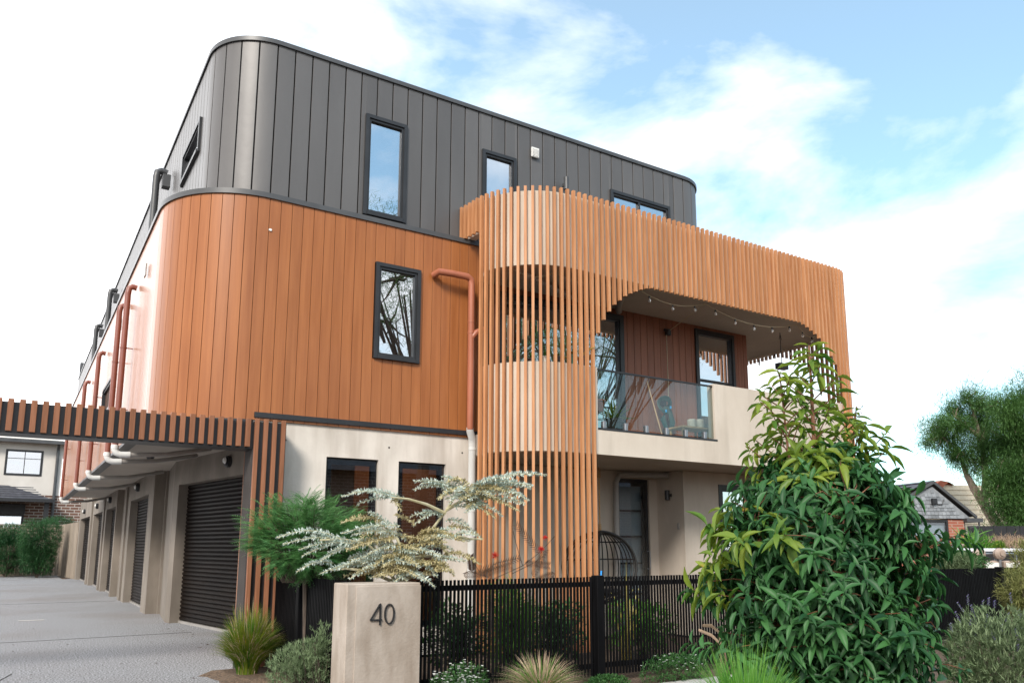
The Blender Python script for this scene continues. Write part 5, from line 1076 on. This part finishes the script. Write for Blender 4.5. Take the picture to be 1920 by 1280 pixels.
bush(atg(1867, 20), atg(1868, 20, 1.10), (.20, .2, .22), 'yellow_shrub', 'small yellow green shrub in front of the leaning tree', 'shrub', 'lf_young', 160, 6, .09, .04, LEAF2, seed=55, ntw=6)
# ================================================================ ACROSS THE STREET (seen in the window glass)
def street_tree(x, y, h, lab, sd_):
    rg = random.Random(sd_); b = Vector((x, y, 0)); limbs = [([b, b+Vector((.1, 0, h*.3)), b+Vector((.3, .1, h*.5))], .28, .18)]; blobs = []
    for k in range(15):
        a = k*2.4; e = b+Vector((math.cos(a)*h*.36, math.sin(a)*h*.36, h*(.62+.35*rg.random()))); m1 = b+Vector((.2, .05, h*(.3+.2*rg.random()))); limbs.append(([m1, m1.lerp(e, .5)+Vector((0, 0, .4)), e], .055, .012))
        for q in range(4):
            f = e+Vector((rg.gauss(0, .9), rg.gauss(0, .9), rg.gauss(.3, .7))); limbs.append(([m1.lerp(e, .5), e.lerp(f, .5), f], .05, .012)); 
        blobs.append((tuple(e+Vector((0, 0, .4))), (h*.15, h*.15, h*.11)))
    big_tree('street_tree', b, blobs, limbs, lab, 'tree', 'lf_tree', 150, .20, .06, bark='bark_dk', seed=sd_, per=5)
street_tree(12.5, -9.5, 12, 'spreading street tree across the road mirrored in the timber wall window', 61)
street_tree(26.0, -17.5, 15, 'street tree across the road mirrored in the balcony door glass', 62)
Hs = thing('street_house', (10, -17, 0), 'brown brick house across the road mirrored in the windows', 'house')
mb = M(); wall(mb, 2, 30, -17.3, -17, 0, 4.6, []); mb.build('wall', 'brown_brick', Hs)
for x in (5, 14, 21): window(Hs, (x+1.8, -17, -1, 0), 0, 1.8, .9, 2.3, glass='glass', back='curtain')
mb = M(); mb.add([(1, -16, 4.5), (31, -16, 4.5), (28, -20, 6.2), (4, -20, 6.2), (1, -24, 4.5), (31, -24, 4.5)], [(0,1,2,3),(3,2,5,4),(0,3,4),(1,5,2)]); mb.build('roof', 'rtile', Hs)
g = M(); g.box(-60, 120, -7.5, -2.2, -.029, -.012); struct('road', g, mat('asphalt', (.045, .045, .048), (.07, .07, .072), .9, (20, 20, 20), 5))

# ================================================================ LITTER
rg = np.random.default_rng(77); n = 90; P_ = np.stack([rg.uniform(-.6, 2.2, n), rg.uniform(6.5, 14, n), np.full(n, .006)], 1); P_[:, 0] = np.where(rg.random(n) < .6, 2.25-.12*np.abs(rg.normal(size=n))-.0*P_[:, 1], P_[:, 0]); d = rdir(n); d[:, 2] = .05
V, Fq = place_leaves(LEAF2, P_, d, np.tile([0, 0, 1.], (n, 1))+.2*rdir(n), rg.uniform(.02, .045, n), rg.uniform(.012, .02, n)); o = fast_mesh('leaf_litter', V, Fq, 'lf_bronze', None, loc=(1.5, 9, 0)); tag(o, 'scattered dry leaves fallen along the garden edge of the driveway', 'leaf litter', kind='stuff')
mb = M()
for x0, y0, x1, y1 in ((-.9, 5.0, .12, 9.2), (-3, 12.0, 2.3, 12.3), (-3, 20, 2.1, 20.2), (-1.9, 9.2, -1.6, 30)):
    L_ = math.hypot(x1-x0, y1-y0); mb.tf = (x0, y0, (x1-x0)/L_, (y1-y0)/L_); mb.box(0, L_, -.005, .005, .0008, .0035)
tag(mb.build('driveway_joints', 'backing'), kind='structure')

# small vents and clips on the side wall, form-tie marks on the pillar and the concrete wall
for y, z in ((12.6, 4.35), (16.6, 4.4), (20.2, 4.4)):
    mb = M(); mb.box(1.085, 1.10, y, y+.11, z, z+.15); mb.build('wall_vent', 'pvc_grey', B)
mb = M((2.05, 8.425, 1, 0))
for a in (.35, 1.545, 2.5):
    for z in (.55, 1.35, 2.33): mb.add([(a+.012*math.cos(k*math.pi/4), .0015, z+.012*math.sin(k*math.pi/4)) for k in range(8)], [tuple(range(8))])
mb.build('tie_holes', 'postgrey', B)
